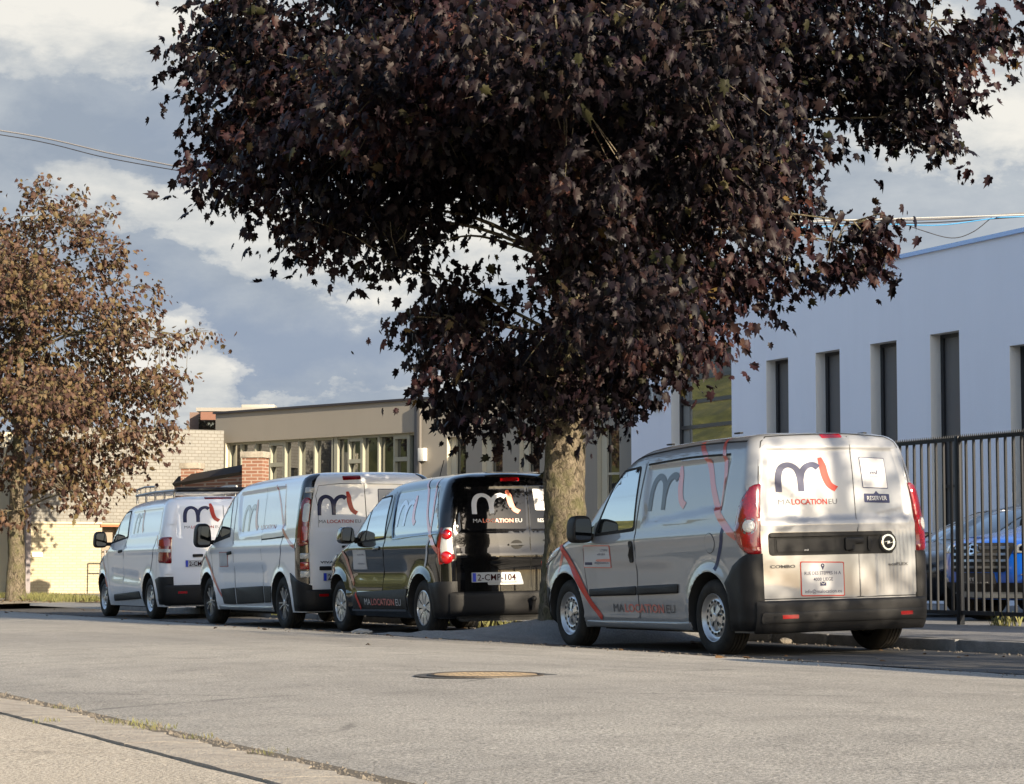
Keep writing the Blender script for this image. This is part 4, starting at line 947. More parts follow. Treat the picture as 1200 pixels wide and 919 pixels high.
vans = []
specA = ('van', VANGRP)
A_ = van_root('silver_van', 16.75, 10.115, .35, -1.25); silver_van(A_); tag(A_, 'silver van nearest the camera, back doors sunlit, empty black number plate housing', 'van', VANGRP)
B_ = van_root('black_van', 23.43, 10.22, .3, -.9); black_van(B_); tag(B_, 'glossy black van behind the big tree trunk, white letters on its back window', 'van', VANGRP)
C_ = van_root('white_van', 27.74, 10.13, .3, -1.1); tall_van(C_); tag(C_, 'tall white van with black rear corner pillars, just ahead of the black van', 'van', VANGRP)
D_ = van_root('white_van', 35.2, 10.43, .3, -1.1); rack_van(D_); tag(D_, 'white van with a metal roof rack, farthest left of the row of vans', 'van', VANGRP)

# =================================================================== GROUND
def strip(name, us, vs, zf, m, dz=0., kind='structure', skirt=False, parent=None):
    P = [W(u, v, zf(u, v) + dz) for u in us for v in vs]; n = len(vs)
    f = [(i * n + j, i * n + j + 1, (i + 1) * n + j + 1, (i + 1) * n + j) for i in range(len(us) - 1) for j in range(n - 1)]
    o = from_py(name, P, f, m, parent, True)
    if kind: o['kind'] = kind
    return o
US = list(np.arange(-40, 70, 1.0)) + [75, 85, 100, 130, 180, 260]
m_ground = asphalt('far_ground', (.20, .19, .17), (.16, .15, .13), (.13, .13, .12), .6)
strip('ground', [-400, -100, -40, 0, 40, 80, 200, 900], [-600, -100, -20, 0, 14, 60, 600], lambda u, v: -1.35, m_ground)
# the ragged edge of the carriageway against the near gutter
def edge_v(u): return 2.30 + .035 * mnoise.noise(Vector((u * 1.7, 0, 0))) + .03 * mnoise.noise(Vector((u * 7, 3, 0))) + .02 * mnoise.noise(Vector((u * 23, 5, 0)))
UF = list(np.arange(3.0, 16, .03)); vs_ = [2.3, 2.45, 2.7, 3.2, 4, 4.8, 5.6, 6.4, 7.2, 8.0, 8.6]
def wob(u, v): return .006 * mnoise.noise(Vector((u * .8, v * .8, 1))) + .003 * mnoise.noise(Vector((u * 3, v * 3, 2)))
usr = [-40, -20, -10, 0, 2] + UF[::3] + list(np.arange(16.5, 70, 1.0)) + [80, 100, 140, 200, 260]
P = []
for u in usr:
    for j, v in enumerate(vs_):
        vv = edge_v(u) if j == 0 else v; P.append(W(u, vv, zroad(u, vv) + wob(u, vv) - (.006 if j == 0 else 0)))
n = len(vs_)
road = from_py('road', P, [(i * n + j, i * n + j + 1, (i + 1) * n + j + 1, (i + 1) * n + j) for i in range(len(usr) - 1) for j in range(n - 1)], m_road, None, True); road['kind'] = 'structure'
def lane_edge(u): return 8.6 + .05 * mnoise.noise(Vector((u * 1.1, 9, 0)))
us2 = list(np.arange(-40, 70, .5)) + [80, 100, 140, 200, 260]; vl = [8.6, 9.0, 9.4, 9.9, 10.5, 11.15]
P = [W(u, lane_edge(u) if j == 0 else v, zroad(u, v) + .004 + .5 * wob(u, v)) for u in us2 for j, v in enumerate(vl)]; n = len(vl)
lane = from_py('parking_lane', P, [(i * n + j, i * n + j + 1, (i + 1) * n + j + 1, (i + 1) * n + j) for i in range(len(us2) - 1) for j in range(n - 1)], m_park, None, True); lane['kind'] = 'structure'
walk_z = lambda u, v: zroad(u, 11.15) + .10 + .012 * (v - 11.2)
strip('pavement', list(np.arange(-40, 49, 1.0)), [11.29, 12, 13, 13.9], walk_z, m_walk)
# far verge round the left tree, in sun
strip('verge', list(np.arange(47, 57, .5)), [9.35, 10, 10.6, 11.3, 12.2], lambda u, v: zroad(u, 9.3) + .11 + .02 * mnoise.noise(Vector((u, v, 0))) + .03 * sin(max(0, min(1, (v - 9.3) / 1.5)) * pi / 2), m_dirt)
strip('footpath', [44, 50, 56.5], [12.2, 13, 14, 18], lambda u, v: -.70, m_conc)
strip('yard', [-20, 0, 20, 40, 47.5], [13.9, 16, 19, 22.5], lambda u, v: -.64, m_walk)
# near pavement and its gutter of concrete slabs
nz = lambda u, v: zroad(u, 2.2) + .004 + .004 * mnoise.noise(Vector((u * 2, v * 2, 4)))
strip('near_pavement', list(np.arange(-10, 30, .25)), [-14, -6, -3, -1, 0, 1, 1.5, 1.978], nz, m_near)
gut = empty('gutter', W(10, 2.1, -.7)); gut['kind'] = 'structure'
def slab(u0, u1):
    bm = bmesh.new(); N = max(4, int((u1 - u0) / .04)); top = []
    for i in range(N + 1):
        u = u0 + (u1 - u0) * i / N; e = .0 if 0 < i < N else .0
        a = 1.985 + .006 * mnoise.noise(Vector((u * 9, 1, 0))); b = edge_v(u) - .040 + .022 * mnoise.noise(Vector((u * 11, 2, 7))) + .014 * mnoise.noise(Vector((u * 30, 2, 7)))
        z = zroad(u, 2.2) + .012 + .003 * mnoise.noise(Vector((u * 5, 2, 0)))
        top.append([bm.verts.new(W(u, a, z) - gut.location), bm.verts.new(W(u, (a + b) / 2, z + .002) - gut.location), bm.verts.new(W(u, b, z - .006) - gut.location), bm.verts.new(W(u, b + .01, z - .05) - gut.location), bm.verts.new(W(u, a - .005, z - .05) - gut.location)])
    for r0, r1 in zip(top, top[1:]):
        for k in ((0, 1), (1, 2), (2, 3)): bm.faces.new((r0[k[0]], r0[k[1]], r1[k[1]], r1[k[0]]))
        bm.faces.new((r0[4], r0[0], r1[0], r1[4]))
    for r in (top[0], top[-1]): bm.faces.new((r[0], r[1], r[2], r[3], r[4]))
    bmesh.ops.recalc_face_normals(bm, faces=bm.faces[:]); return finish(bm, 'gutter_slab', m_conc, gut, True, 30)
u = 3.0
for L in (1.55, 1.6, 1.5, 1.6, 1.45, 1.55, 1.6, 1.5, 1.5, 1.6, 1.5): slab(u + .004, u + L - .004); u += L
# joint filled with grit
strip('gutter_joint', list(np.arange(2, 20, .5)), [1.94, 2.1, 2.36], lambda u, v: zroad(u, 2.2) + .001, mat('joint_soil', (.09, .075, .055), .95, bump=1, bscale=60))
# kerb stones on the far side
kerb = empty('kerb', W(20, 11.2, -.7)); kerb['kind'] = 'structure'
def stone_mesh(L, sd_):
    r = random.Random(sd_); bm = bmesh.new(); add_box(bm, (0, 0, 0), (L, .15, .26), None, .016)
    bmesh.ops.subdivide_edges(bm, edges=[e for e in bm.edges if e.calc_length() > .3], cuts=5)
    for v in bm.verts: v.co += Vector((0, 1, 1)) * .006 * mnoise.noise(v.co * 6 + Vector((sd_ * 9, 0, 0)))
    me = bpy.data.meshes.new('kerb_stone'); bm.to_mesh(me); bm.free(); me.materials.append(m_kerb); me.shade_smooth(); me.set_sharp_from_angle(angle=radians(40)); return me
SM = [stone_mesh(.985, k) for k in range(4)]
for i in range(46):
    uu = 4.0 + i * 1.0
    if 43 < uu: break
    o = link(bpy.data.objects.new('kerb_stone', SM[i % 4]), kerb); p = W(uu + .5, 11.215 + random.uniform(-.006, .006), zroad(uu + .5, 11.15) - .03 + random.uniform(-.006, .006)); o.location = p - kerb.location; o.rotation_euler = (random.uniform(-.01, .01), random.uniform(-.006, .006), pi / 2 + TH)
# asphalt hump heaved up round the big tree
TREE = (21.35, 10.08)
def hump(u, v):
    a = sstep(19.5, 20.6, u) * sstep(23.6, 22.6, u) * sstep(8.55, 8.8, v)
    d = sqrt((u - TREE[0]) ** 2 + (v - TREE[1]) ** 2)
    return a * (.07 + .13 * exp(-(d / .8) ** 2) + .04 * sstep(9, 10.5, v) + .03 * mnoise.noise(Vector((u * 1.3, v * 1.3, 8)))) + a * (.016 * mnoise.noise(Vector((u * 5, v * 5, 3))) + .008 * mnoise.noise(Vector((u * 14, v * 14, 3))))
strip('tree_island', list(np.arange(19.4, 23.75, .08)), list(np.arange(8.5, 11.15, .08)), lambda u, v: zroad(u, v) - .012 + hump(u, v), m_hump)
# manhole cover
mh = empty('manhole_cover', W(10.98, 4.74, zroad(10.98, 4.74) + .006), (0, 0, TH)); tag(mh, 'round rusty manhole cover set into the sunlit carriageway', 'manhole cover')
m_iron = mat('rusty_iron', (.36, .27, .16), .8, .1, col2=(.24, .17, .10), vscale=9, bump=.6, bscale=50)
bm = bmesh.new(); rr = lathe(bm, [(-.03, .305), (.002, .30), (.004, .288), (.001, .278), (-.02, .276)], 48, 'z'); finish(bm, 'ring', mat('iron_ring', (.06, .05, .04), .6, .4, bump=.5), mh)
bm = bmesh.new(); lathe(bm, [(-.02, .268), (.001, .266), (.002, .25), (.002, .001)], 48, 'z')
for i in range(-5, 6):
    for j in range(-5, 6):
        if i * i + j * j < 22 and (i + j) % 2: add_box(bm, (i * .046, j * .046, .0015), (.022, .022, .003))
finish(bm, 'cover_plate', m_iron, mh)
bm = bmesh.new(); rng_p = []
for k in range(40):
    a = 2 * pi * k / 40; rng_p.append(bm.verts.new((.37 * cos(a) * (1 + .06 * mnoise.noise(Vector((cos(a) * 3, sin(a) * 3, 0)))), .37 * sin(a) * 1.02, -.004)))
bm.faces.new(rng_p); finish(bm, 'patching', m_park, mh, False)

# grass tufts, weeds and fallen leaves
m_grass = mat('dry_grass', (.08, .10, .025), .8, col2=(.15, .13, .05), vscale=20)
def blades(name, spots, m, h=.07, kind='stuff'):
    V = []; Fc = []
    for (p, r, n_) in spots:
        for _ in range(n_):
            a = random.uniform(0, 2 * pi); d = r * sqrt(random.random()); q = p + Vector((cos(a) * d, sin(a) * d, 0)); hh = h * random.uniform(.4, 1.2); lean = Vector((random.uniform(-1, 1), random.uniform(-1, 1), 0)) * hh * .5
            w = Vector((random.uniform(-1, 1), random.uniform(-1, 1), 0)).normalized() * hh * .06; i = len(V)
            V += [q - w, q + w, q + lean * .4 + Vector((0, 0, hh * .6)) + w * .7, q + lean + Vector((0, 0, hh))]; Fc += [(i, i + 1, i + 2), (i, i + 2, i + 3)]
    o = from_py(name, V, Fc, m); o['kind'] = kind; return o
sp = []
for u0, v0, r, n_ in ((8.75, 2.29, .10, 240), (8.45, 2.30, .07, 120), (7.9, 2.30, .05, 60), (9.9, 2.31, .06, 60), (7.1, 2.31, .05, 50), (8.95, 2.0, .05, 60), (10.9, 1.97, .04, 30)): sp.append((W(u0, v0, zroad(u0, 2.2) + .005), r, n_))
blades('weeds', [(a, b * 1.3, int(c * .6)) for a, b, c in sp], m_grass, .022)
sp = [(W(random.uniform(48, 56), random.uniform(10.9, 12.3), -.78), .25, 40) for _ in range(70)] + [(W(random.uniform(24, 34), 11.1, zroad(25, 11.1)), .12, 25) for _ in range(14)] + [(W(uv_of(1165, 13.7) , 13.75, -.6), .10, 40), (W(uv_of(1180, 13.7), 13.72, -.6), .10, 25)]
blades('verge_grass', sp, m_grass, .14)
# ------------------------------------------------------------------ leaf shape shared by trees and litter
def leaf_shape():
    half = [(0, 0), (.10, .02), (.16, -.06), (.30, .0), (.24, .12), (.46, .22), (.50, .40), (.34, .42), (.28, .55), (.36, .76), (.18, .72), (.12, .84), (0, 1.05)]
    pts = [(x, y) for x, y in half]; return half
HL = leaf_shape()
def leaf_arrays(n_lob=True):
    # two folded halves, low count: fan from the midrib base
    key = [(0, 0), (.14, -.10), (.34, -.04), (.30, .12), (.50, .30), (.31, .38), (.33, .66), (.13, .60), (0, 1.0)]
    V = [(x * .82, y, -.55 * x - .30 * y * y) for x, y in key]; V += [(-x * .82, y, -.40 * x - .30 * y * y) for x, y in key[1:-1]]
    V.append((0, .38, -.02)); c = len(V) - 1; R_ = list(range(9)); L_ = [0] + list(range(9, 16)) + [8]
    T = [(c, R_[i], R_[i + 1]) for i in range(8)] + [(c, L_[i + 1], L_[i]) for i in range(8)]
    return np.array(V) - np.array((0, 0, 0)), np.array(T)
LV, LT = leaf_arrays()
def leaf_mat(name, stops, rough=.42, trans=.12, rusty=False):
    def fn(t, b, oc):
        g_ = t.n('ShaderNodeNewGeometry'); oi = t.n('ShaderNodeObjectInfo')
        r = t.m('FRACT', t.m('ADD', g_.outputs['Random Per Island'], t.m('MULTIPLY', oi.outputs['Random'], 3.7)))
        c = t.ramp(r, *stops, interp='LINEAR')
        big = t.noise(g_.outputs['Position'], .9, 3); c = t.mix(t.ramp(big, (.35, 0), (.65, .55)), c, t.mix(.5, c, stops[0][1]))
        if rusty: c = t.mix(t.ramp(t.noise(g_.outputs['Position'], .55, 2), (.50, 0), (.66, 1)), c, t.mix(1, c, (3.4, 2.3, 1.9, 1), 'MULTIPLY'))  # brighter red-brown patches paint sun-caught parts of the crown into the leaf colour
        t.L.new(c, b.inputs['Base Color'])
        tr = t.n('ShaderNodeBsdfTranslucent'); t.L.new(t.mix(1, c, (1.6, 1.0, .5, 1), 'MULTIPLY'), tr.inputs[0])
        mx = t.n('ShaderNodeMixShader'); mx.inputs[0].default_value = trans; t.L.new(b.outputs[0], mx.inputs[1]); t.L.new(tr.outputs[0], mx.inputs[2])
        out = [n for n in t.N if n.type == 'OUTPUT_MATERIAL'][0]; t.L.new(mx.outputs[0], out.inputs[0])
    return mat(name, (.05, .02, .02), rough, spec=.14, fn=fn)
m_leaf = leaf_mat('purple_maple_leaf', [(.0, (.0035, .003, .005, 1)), (.5, (.007, .0045, .007, 1)), (.8, (.012, .007, .008, 1)), (.93, (.020, .011, .010, 1)), (.98, (.012, .014, .006, 1)), (1, (.035, .032, .012, 1))], .5, .05, True)
m_leaf2 = leaf_mat('brown_maple_leaf', [(.0, (.035, .020, .018, 1)), (.35, (.070, .040, .030, 1)), (.6, (.105, .064, .040, 1)), (.8, (.10, .082, .036, 1)), (1, (.13, .09, .05, 1))], .5, .15)
m_green = leaf_mat('green_leaf', [(.0, (.04, .07, .012, 1)), (.5, (.09, .12, .02, 1)), (1, (.16, .17, .03, 1))], .5, .2)
def barkfn(t, b, oc):
    v1 = t.noise(t.mapping(oc, (1, 1, .55)), 22, 8, .75, 1.2); v2 = t.noise(oc, 4.5, 6, .7); v3 = t.noise(t.mapping(oc, (1, 1, .5)), 60, 4, .75)
    c = t.mix(t.ramp(v1, (.40, 0), (.58, 1)), (.035, .028, .02, 1), (.185, .155, .115, 1)); c = t.mix(t.ramp(v2, (.45, 0), (.65, .7)), c, (.10, .10, .045, 1))
    c = t.mix(t.ramp(v2, (.2, .7), (.38, 0)), c, (.07, .055, .04, 1))
    t.L.new(c, b.inputs['Base Color']); bp = t.n('ShaderNodeBump'); bp.inputs['Strength'].default_value = 1; bp.inputs['Distance'].default_value = .03
    t.L.new(t.m('ADD', v1, t.m('MULTIPLY', v3, .6)), bp.inputs['Height']); t.L.new(bp.outputs[0], b.inputs['Normal'])
m_bark = mat('bark', (.2, .16, .1), .9, spec=.2, fn=barkfn)
def leaves_mesh(name, pos, sizes, m, parent, down=.75, flat=False, ctr=None):
    """thousands of small folded maple leaves as one mesh; pos (N,3)"""
    N = len(pos); tip = rng.normal(size=(N, 3)) * .75
    if ctr is not None: o_ = pos - ctr; o_ /= np.linalg.norm(o_, axis=1)[:, None] + 1e-6; tip += o_ * .55
    tip[:, 2] -= down * 1.3; tip /= np.linalg.norm(tip, axis=1)[:, None]
    nr = rng.normal(size=(N, 3)) * .7; nr[:, 2] += .55
    if ctr is not None: nr += o_ * .6
    if flat: tip[:, 2] *= .12; nr[:, 2] = 2.5
    nr -= (nr * tip).sum(1)[:, None] * tip; nr /= np.linalg.norm(nr, axis=1)[:, None]; sx_ = np.cross(tip, nr)
    V = (pos[:, None] + sizes[:, None, None] * (LV[None, :, 0, None] * sx_[:, None] + LV[None, :, 1, None] * tip[:, None] + LV[None, :, 2, None] * nr[:, None])).reshape(-1, 3)
    T = (LT[None] + (np.arange(N) * len(LV))[:, None, None]).reshape(-1, 3)
    me = bpy.data.meshes.new(name); me.vertices.add(len(V)); me.vertices.foreach_set('co', V.ravel()); me.loops.add(T.size); me.loops.foreach_set('vertex_index', T.ravel().astype(np.int32))
    me.polygons.add(len(T)); me.polygons.foreach_set('loop_start', np.arange(0, T.size, 3, dtype=np.int32)); me.update(calc_edges=True); me.materials.append(m)
    o = link(bpy.data.objects.new(name, me), parent); o['kind'] = 'stuff'; return o, tip, nr, sx_
def tree(name, label, base, lumps, trunk, limbs_from, m, leaf, ntwig, per, spread, n_obj=0, group=None, tr=(.30, .2, .11), Yc=0, seed=3, back=()):
    """lumps: (centre, (rx, ry, rz)); trunk: list of points; crown grown as twigs carrying leaves inside the lumps"""
    global rng; rng = np.random.default_rng(seed); rd_ = random.Random(seed)
    root = empty(name, base); tag(root, label, 'tree', group); B = Vector(base); O = np.array(B)
    bm = bmesh.new(); n = len(trunk); pts = smooth_path([Vector(p) - B for p in trunk], 26 if n_obj else 8); rad = []
    for i in range(len(pts)):
        s = i / (len(pts) - 1) * (len(tr) - 1); k = min(int(s), len(tr) - 2); rad.append(tr[k] + (tr[k + 1] - tr[k]) * (s - k))
    tube(bm, pts, rad, 72 if n_obj else 28)
    for v in bm.verts:
        d = Vector((v.co.x, v.co.y, 0)); v.co += (d.normalized() if d.length > 1e-4 else d) * (.018 * mnoise.noise(v.co * Vector((5, 5, 1.5)) if False else Vector((v.co.x * 6, v.co.y * 6, v.co.z * 1.6))) + .010 * mnoise.noise(v.co * 11) + .011 * mnoise.turbulence(Vector((v.co.x * 24, v.co.y * 24, v.co.z * 9)), 3, False)) * (tr[0] / .3)
    finish(bm, 'trunk', m_bark, root, True, 80)
    vol = np.array([a[0] * a[1] * a[2] for _, a in lumps]) ** .8; pr_ = vol / vol.sum(); C_ = np.array([list(c) for c, _ in lumps]); A_r = np.array([a for _, a in lumps])
    idx = rng.choice(len(lumps), ntwig, p=pr_); d = rng.normal(size=(ntwig, 3)); d /= np.linalg.norm(d, axis=1)[:, None]; r = rng.random(ntwig) ** .42
    tw = C_[idx] + d * r[:, None] * A_r[idx] - O
    # limbs to the lumps, then thin branches to the twigs
    tips = []; bt = bmesh.new(); fork = [Vector(p) - B for p in limbs_from]
    nodes = []
    for k, (c, a) in enumerate(lumps):
        c = Vector(c) - B; f = min(fork, key=lambda q: (q - c).length + (2.5 if q.z > c.z else 0)); L = (c - f).length
        mid = f.lerp(c, .45) + Vector((rd_.uniform(-.3, .3), rd_.uniform(-.3, .3), .10 * L)); e = f.lerp(c, .86) + Vector((rd_.uniform(-.2, .2), rd_.uniform(-.2, .2), rd_.uniform(-.05, .2)))
        P_ = smooth_path([f, mid, e], 6); r0 = (.014 * L + .018) * min(1, .35 + a[0] / 2); tube(bt, P_, [r0 * (1 - .8 * i / (len(P_) - 1)) for i in range(len(P_))], 7); nodes += [(q, k) for q in P_[4:]]
    NP = np.array([list(q) for q, _ in nodes])
    for k in rng.choice(ntwig, min(ntwig, 2600), replace=False):
        q = tw[k]; j = np.argmin(((NP - q) ** 2).sum(1)); a = Vector(NP[j]); b_ = Vector(q); mid = a.lerp(b_, .5) + Vector((rd_.uniform(-.1, .1), rd_.uniform(-.1, .1), .06))
        tube(bt, [a, mid, b_], [.011, .007, .004], 3, False)
    finish(bt, 'branches', m_bark, root, True, 80)['kind'] = 'stuff'
    # leaves hang in sprays round each twig tip
    axis = np.array(list(fork[len(fork) // 2])); dirv = tw - axis; dirv[:, 2] *= .35; dirv /= np.linalg.norm(dirv, axis=1)[:, None] + 1e-6
    dirv = dirv + rng.normal(size=dirv.shape) * .55; dirv[:, 2] *= .6; dirv /= np.linalg.norm(dirv, axis=1)[:, None]
    tl = rng.uniform(-.42, .42, (ntwig, per, 1)) * rng.uniform(.5, 1.3, (ntwig, 1, 1))
    pos = (tw[:, None] + dirv[:, None] * tl - np.array((0, 0, 1)) * (tl ** 2) * .7 + rng.normal(size=(ntwig, per, 3)) * np.array(spread)).reshape(-1, 3)
    cz = tw.mean(0); sizes = leaf * rng.uniform(.45, 1.35, len(pos))
    near = None
    if n_obj:
        dist = np.linalg.norm(pos + O, axis=1) + 3 * rng.random(len(pos)); wp = pos + O; xs = 600 + F * wp[:, 0] / wp[:, 1]; ys = 662 - F * wp[:, 2] / wp[:, 1]
        vis = (xs > 190) & (xs < 1190) & (ys > 4) & (ys < 560); o_ = np.argsort(np.where(vis, dist, 1e9))[:n_obj]; keep = np.ones(len(pos), bool); keep[o_] = False; near = pos[o_]; pos2 = pos[keep]; sz2 = sizes[keep]
    else: pos2, sz2 = pos, sizes
    leaves_mesh('foliage', pos2, sz2, m, root, ctr=cz)
    if n_obj:
        lm = bpy.data.meshes.new('leaf'); lm.from_pydata([tuple(v) for v in LV], [], [tuple(t) for t in LT]); lm.materials.append(m)
        for k in range(n_obj):
            o = link(bpy.data.objects.new('leaf', lm), root); p = Vector(near[k]); o.location = p; s = leaf * rd_.uniform(.8, 1.2); o.scale = (s, s, s)
            tip = Vector((rd_.gauss(0, .5), rd_.gauss(0, .5), -1.0)).normalized(); nr = Vector((rd_.gauss(0, .5), rd_.gauss(0, .5) - .7, .5)); nr = (nr - tip * nr.dot(tip)).normalized()
            o.rotation_euler = Matrix((tip.cross(nr), tip, nr)).transposed().to_euler()
    return root
def L2(x, y, Y, dy, rx, ry, rd_, sh=.88): k = Y / F * sh; return (at(x, y, Y + dy), (rx * k, rd_, ry * k))
TP = W(TREE[0], TREE[1], 0); TY = TP.y
big = [(262, 48, 48, 36), (310, 40, 80, 55), (290, 115, 75, 55), (335, 195, 85, 62), (264, 165, 40, 20), (252, 218, 32, 12), (400, 120, 110, 100), (400, 255, 75, 42), (485, 190, 105, 100), (455, 50, 120, 90), (468, 285, 40, 32),
       (580, 100, 130, 120), (575, 205, 70, 42), (710, 60, 160, 110), (700, 180, 150, 95), (860, 80, 140, 100), (835, 210, 115, 90), (985, 50, 110, 72), (1060, 95, 75, 70), (1118, 62, 46, 36), (1168, 38, 22, 24), (1092, 150, 34, 36),
       (925, 268, 45, 38), (1012, 290, 30, 38), (880, 318, 50, 42), (770, 320, 115, 85), (665, 330, 45, 62), (548, 350, 55, 32), (520, 385, 50, 48), (575, 430, 70, 50), (655, 430, 105, 58), (745, 415, 95, 55), (812, 385, 42, 36), (596, 495, 24, 28), (540, 480, 30, 26), (700, 466, 55, 20), (474, 385, 20, 14),
       (232, 75, 22, 14), (222, 160, 16, 8), (345, 285, 30, 16), (430, 310, 26, 12), (508, 455, 22, 18), (955, 325, 30, 14), (1030, 262, 18, 12), (655, 488, 62, 20), (380, -60, 90, 60), (480, -80, 160, 90), (700, -110, 220, 120), (900, -70, 160, 90), (1050, -25, 85, 38), (700, -260, 200, 110)]
lumps = [L2(x, y, TY, random.uniform(-.6, .6), rx, ry, 1.0 + .008 * min(rx, 110)) for x, y, rx, ry in big]
for dy in (-2.6, 2.6):
    lumps += [L2(x, y, TY + dy, 0, rx, ry, 1.5) for x, y, rx, ry in ((560, 90, 190, 110), (760, 110, 180, 110), (680, -60, 230, 110), (680, 225, 100, 70), (860, 180, 110, 90), (440, 120, 110, 90), (740, 350, 90, 60))]
lumps += [L2(x, y, TY - 4.1, 0, rx, ry, 1.0) for x, y, rx, ry in ((640, 60, 150, 80), (800, 40, 120, 70))]
zb = zroad(*TREE) + .10; tb = W(TREE[0], TREE[1], zb)
trunkpts = [tb + Vector((0, 0, -.2)), tb + Vector((.0, 0, .12)), at(662, 640, TY), at(662, 560, TY), at(664, 470, TY), at(668, 380, TY), at(664, 280, TY), at(672, 150, TY), at(668, 20, TY)]
maple = tree('maple_tree', 'big dark purple maple whose crown fills the top of the picture', tb, lumps, trunkpts,
     [at(664, 470, TY), at(668, 400, TY), at(664, 310, TY), at(668, 230, TY), at(672, 150, TY), at(668, 40, TY)], m_leaf, .115, 5000, 18, (.075, .075, .085), 300, 'street maples', (.33, .25, .215, .205, .20, .165, .14, .10, .05), seed=5)
# left maple
LP_ = W(51.0, 10.9, 0); LY = LP_.y; lb = Vector((at(19, 690, LY).x, LY, -.80))
lf = [(20, 290, 65, 62), (50, 235, 26, 30), (92, 262, 42, 38), (128, 305, 38, 40), (60, 370, 105, 70), (148, 385, 50, 45), (115, 455, 105, 55), (190, 450, 38, 36), (205, 400, 26, 10), (238, 386, 12, 8), (60, 545, 100, 42), (140, 518, 50, 34), (20, 450, 80, 60), (100, 585, 36, 20), (-60, 400, 90, 140), (-80, 560, 90, 60), (5, 605, 34, 12), (-40, 250, 50, 60), (180, 340, 14, 8), (205, 505, 20, 14), (135, 565, 20, 12)]
ll = [L2(x, y, LY, random.uniform(-1, 1), rx, ry, 1.0 + .012 * rx) for x, y, rx, ry in lf] + [L2(x, y, LY + dy, 0, rx, ry, 1.6) for dy in (-2.4, 2.4) for x, y, rx, ry in ((20, 330, 70, 60), (60, 470, 80, 50), (-50, 450, 70, 60))]
tree('maple_tree', 'sunlit brown leaved maple in front of the pale tiled wall at far left', lb, ll, [lb + Vector((0, 0, -.1)), lb + Vector((0, 0, .15)), at(19, 660, LY), at(19, 600, LY), at(22, 520, LY), at(24, 430, LY), at(30, 330, LY)],
     [at(19, 600, LY), at(20, 560, LY), at(22, 500, LY), at(24, 420, LY), at(30, 340, LY)], m_leaf2, .125, 1750, 15, (.08, .08, .09), 0, 'street maples', (.30, .23, .19, .165, .12, .08, .03), seed=9)

# =================================================================== BUILDINGS
def facade(name, O, D, nrm, t0, t1, z0, z1, holes, m, parent, depth=.25, mr=None, top=.35):
    """wall from O along D (unit), outward normal nrm; holes (ta, tb, za, zb) get reveals going inwards"""
    ts = sorted({t0, t1, *[h[0] for h in holes], *[h[1] for h in holes]}); zs = sorted({z0, z1, *[h[2] for h in holes], *[h[3] for h in holes]})
    V = []; Fc = []; MI = []
    def q(pts, mi=0):
        i = len(V); V.extend(pts); Fc.append((i, i + 1, i + 2, i + 3)); MI.append(mi)
    P = lambda t, z, d=0: O + D * t - nrm * d + Vector((0, 0, z))
    for a, b in zip(ts, ts[1:]):
        for c, d in zip(zs, zs[1:]):
            mt, mz = (a + b) / 2, (c + d) / 2
            if any(h[0] < mt < h[1] and h[2] < mz < h[3] for h in holes): continue
            q([P(a, c), P(b, c), P(b, d), P(a, d)])
    for (a, b, c, d) in [h[:4] for h in holes]:
        q([P(a, c), P(a, d), P(a, d, depth), P(a, c, depth)], 1); q([P(b, c), P(b, d), P(b, d, depth), P(b, c, depth)], 1)
        q([P(a, d), P(b, d), P(b, d, depth), P(a, d, depth)], 1); q([P(a, c), P(b, c), P(b, c, depth), P(a, c, depth)], 1)
    q([P(t0, z1), P(t1, z1), P(t1, z1, top), P(t0, z1, top)]); q([P(t0, z0), P(t0, z1), P(t0, z1, 8), P(t0, z0, 8)]); q([P(t1, z0), P(t1, z1), P(t1, z1, 8), P(t1, z0, 8)])
    q([P(t0, z0, 8), P(t1, z0, 8), P(t1, z1, 8), P(t0, z1, 8)]); q([P(t0, z1 - .15, .3), P(t1, z1 - .15, .3), P(t1, z1 - .15, 8), P(t0, z1 - .15, 8)])
    return from_py(name, V, Fc, [m, mr or m], parent, False, MI)
def oriented(name, O, D, nrm, boxes, m, parent):
    """boxes (t, z, size_t, size_z, d_out, size_d) in the plane of a facade"""
    bm = bmesh.new(); R3 = Matrix((D, -nrm, Vector((0, 0, 1)))).transposed()
    for (t, z, st, sz, do, sd_) in boxes: add_box(bm, O + D * t + nrm * do + Vector((0, 0, z)), (st, sd_, sz), R3)
    return finish(bm, name, m, parent, True, 30)
def quad(name, O, D, nrm, a, b, c, d, out, m, parent):
    P = lambda t, z: O + D * t + nrm * out + Vector((0, 0, z)); return from_py(name, [P(a, c), P(b, c), P(b, d), P(a, d)], [(0, 1, 2, 3)], m, parent)
def t_of(O, D, x): r = (x - 600) / F; return (r * O.y - O.x) / (D.x - r * D.y)
def z_at(O, D, x, y): t = t_of(O, D, x); return at(x, y, (O + D * t).y).z
def wallfn(t, b, oc):
    c0 = tuple(b.inputs['Base Color'].default_value); s = t.noise(t.mapping(oc, (1, 1, .12)), 1.3, 5, .6); c = t.mix(t.m('MAXIMUM', t.ramp(s, (.42, 0), (.75, .22)), t.ramp(t.noise(t.mapping(oc, (9, 9, .25)), 1, 4, .7), (.55, 0), (.8, .22))), c0, tuple(x * .78 for x in c0[:3]) + (1,))
    t.L.new(c, b.inputs['Base Color']); bp = t.n('ShaderNodeBump'); bp.inputs['Strength'].default_value = .25; bp.inputs['Distance'].default_value = .01
    t.L.new(t.noise(oc, 60, 3), bp.inputs['Height']); t.L.new(bp.outputs[0], b.inputs['Normal'])
m_sky_white = mat('sky_tinted_render', (.77, .81, .91), .85, fn=wallfn); m_reveal = mat('white_reveal', (.70, .71, .70), .8, fn=wallfn)  # white render; the blue cast of skylight is mixed into its base colour
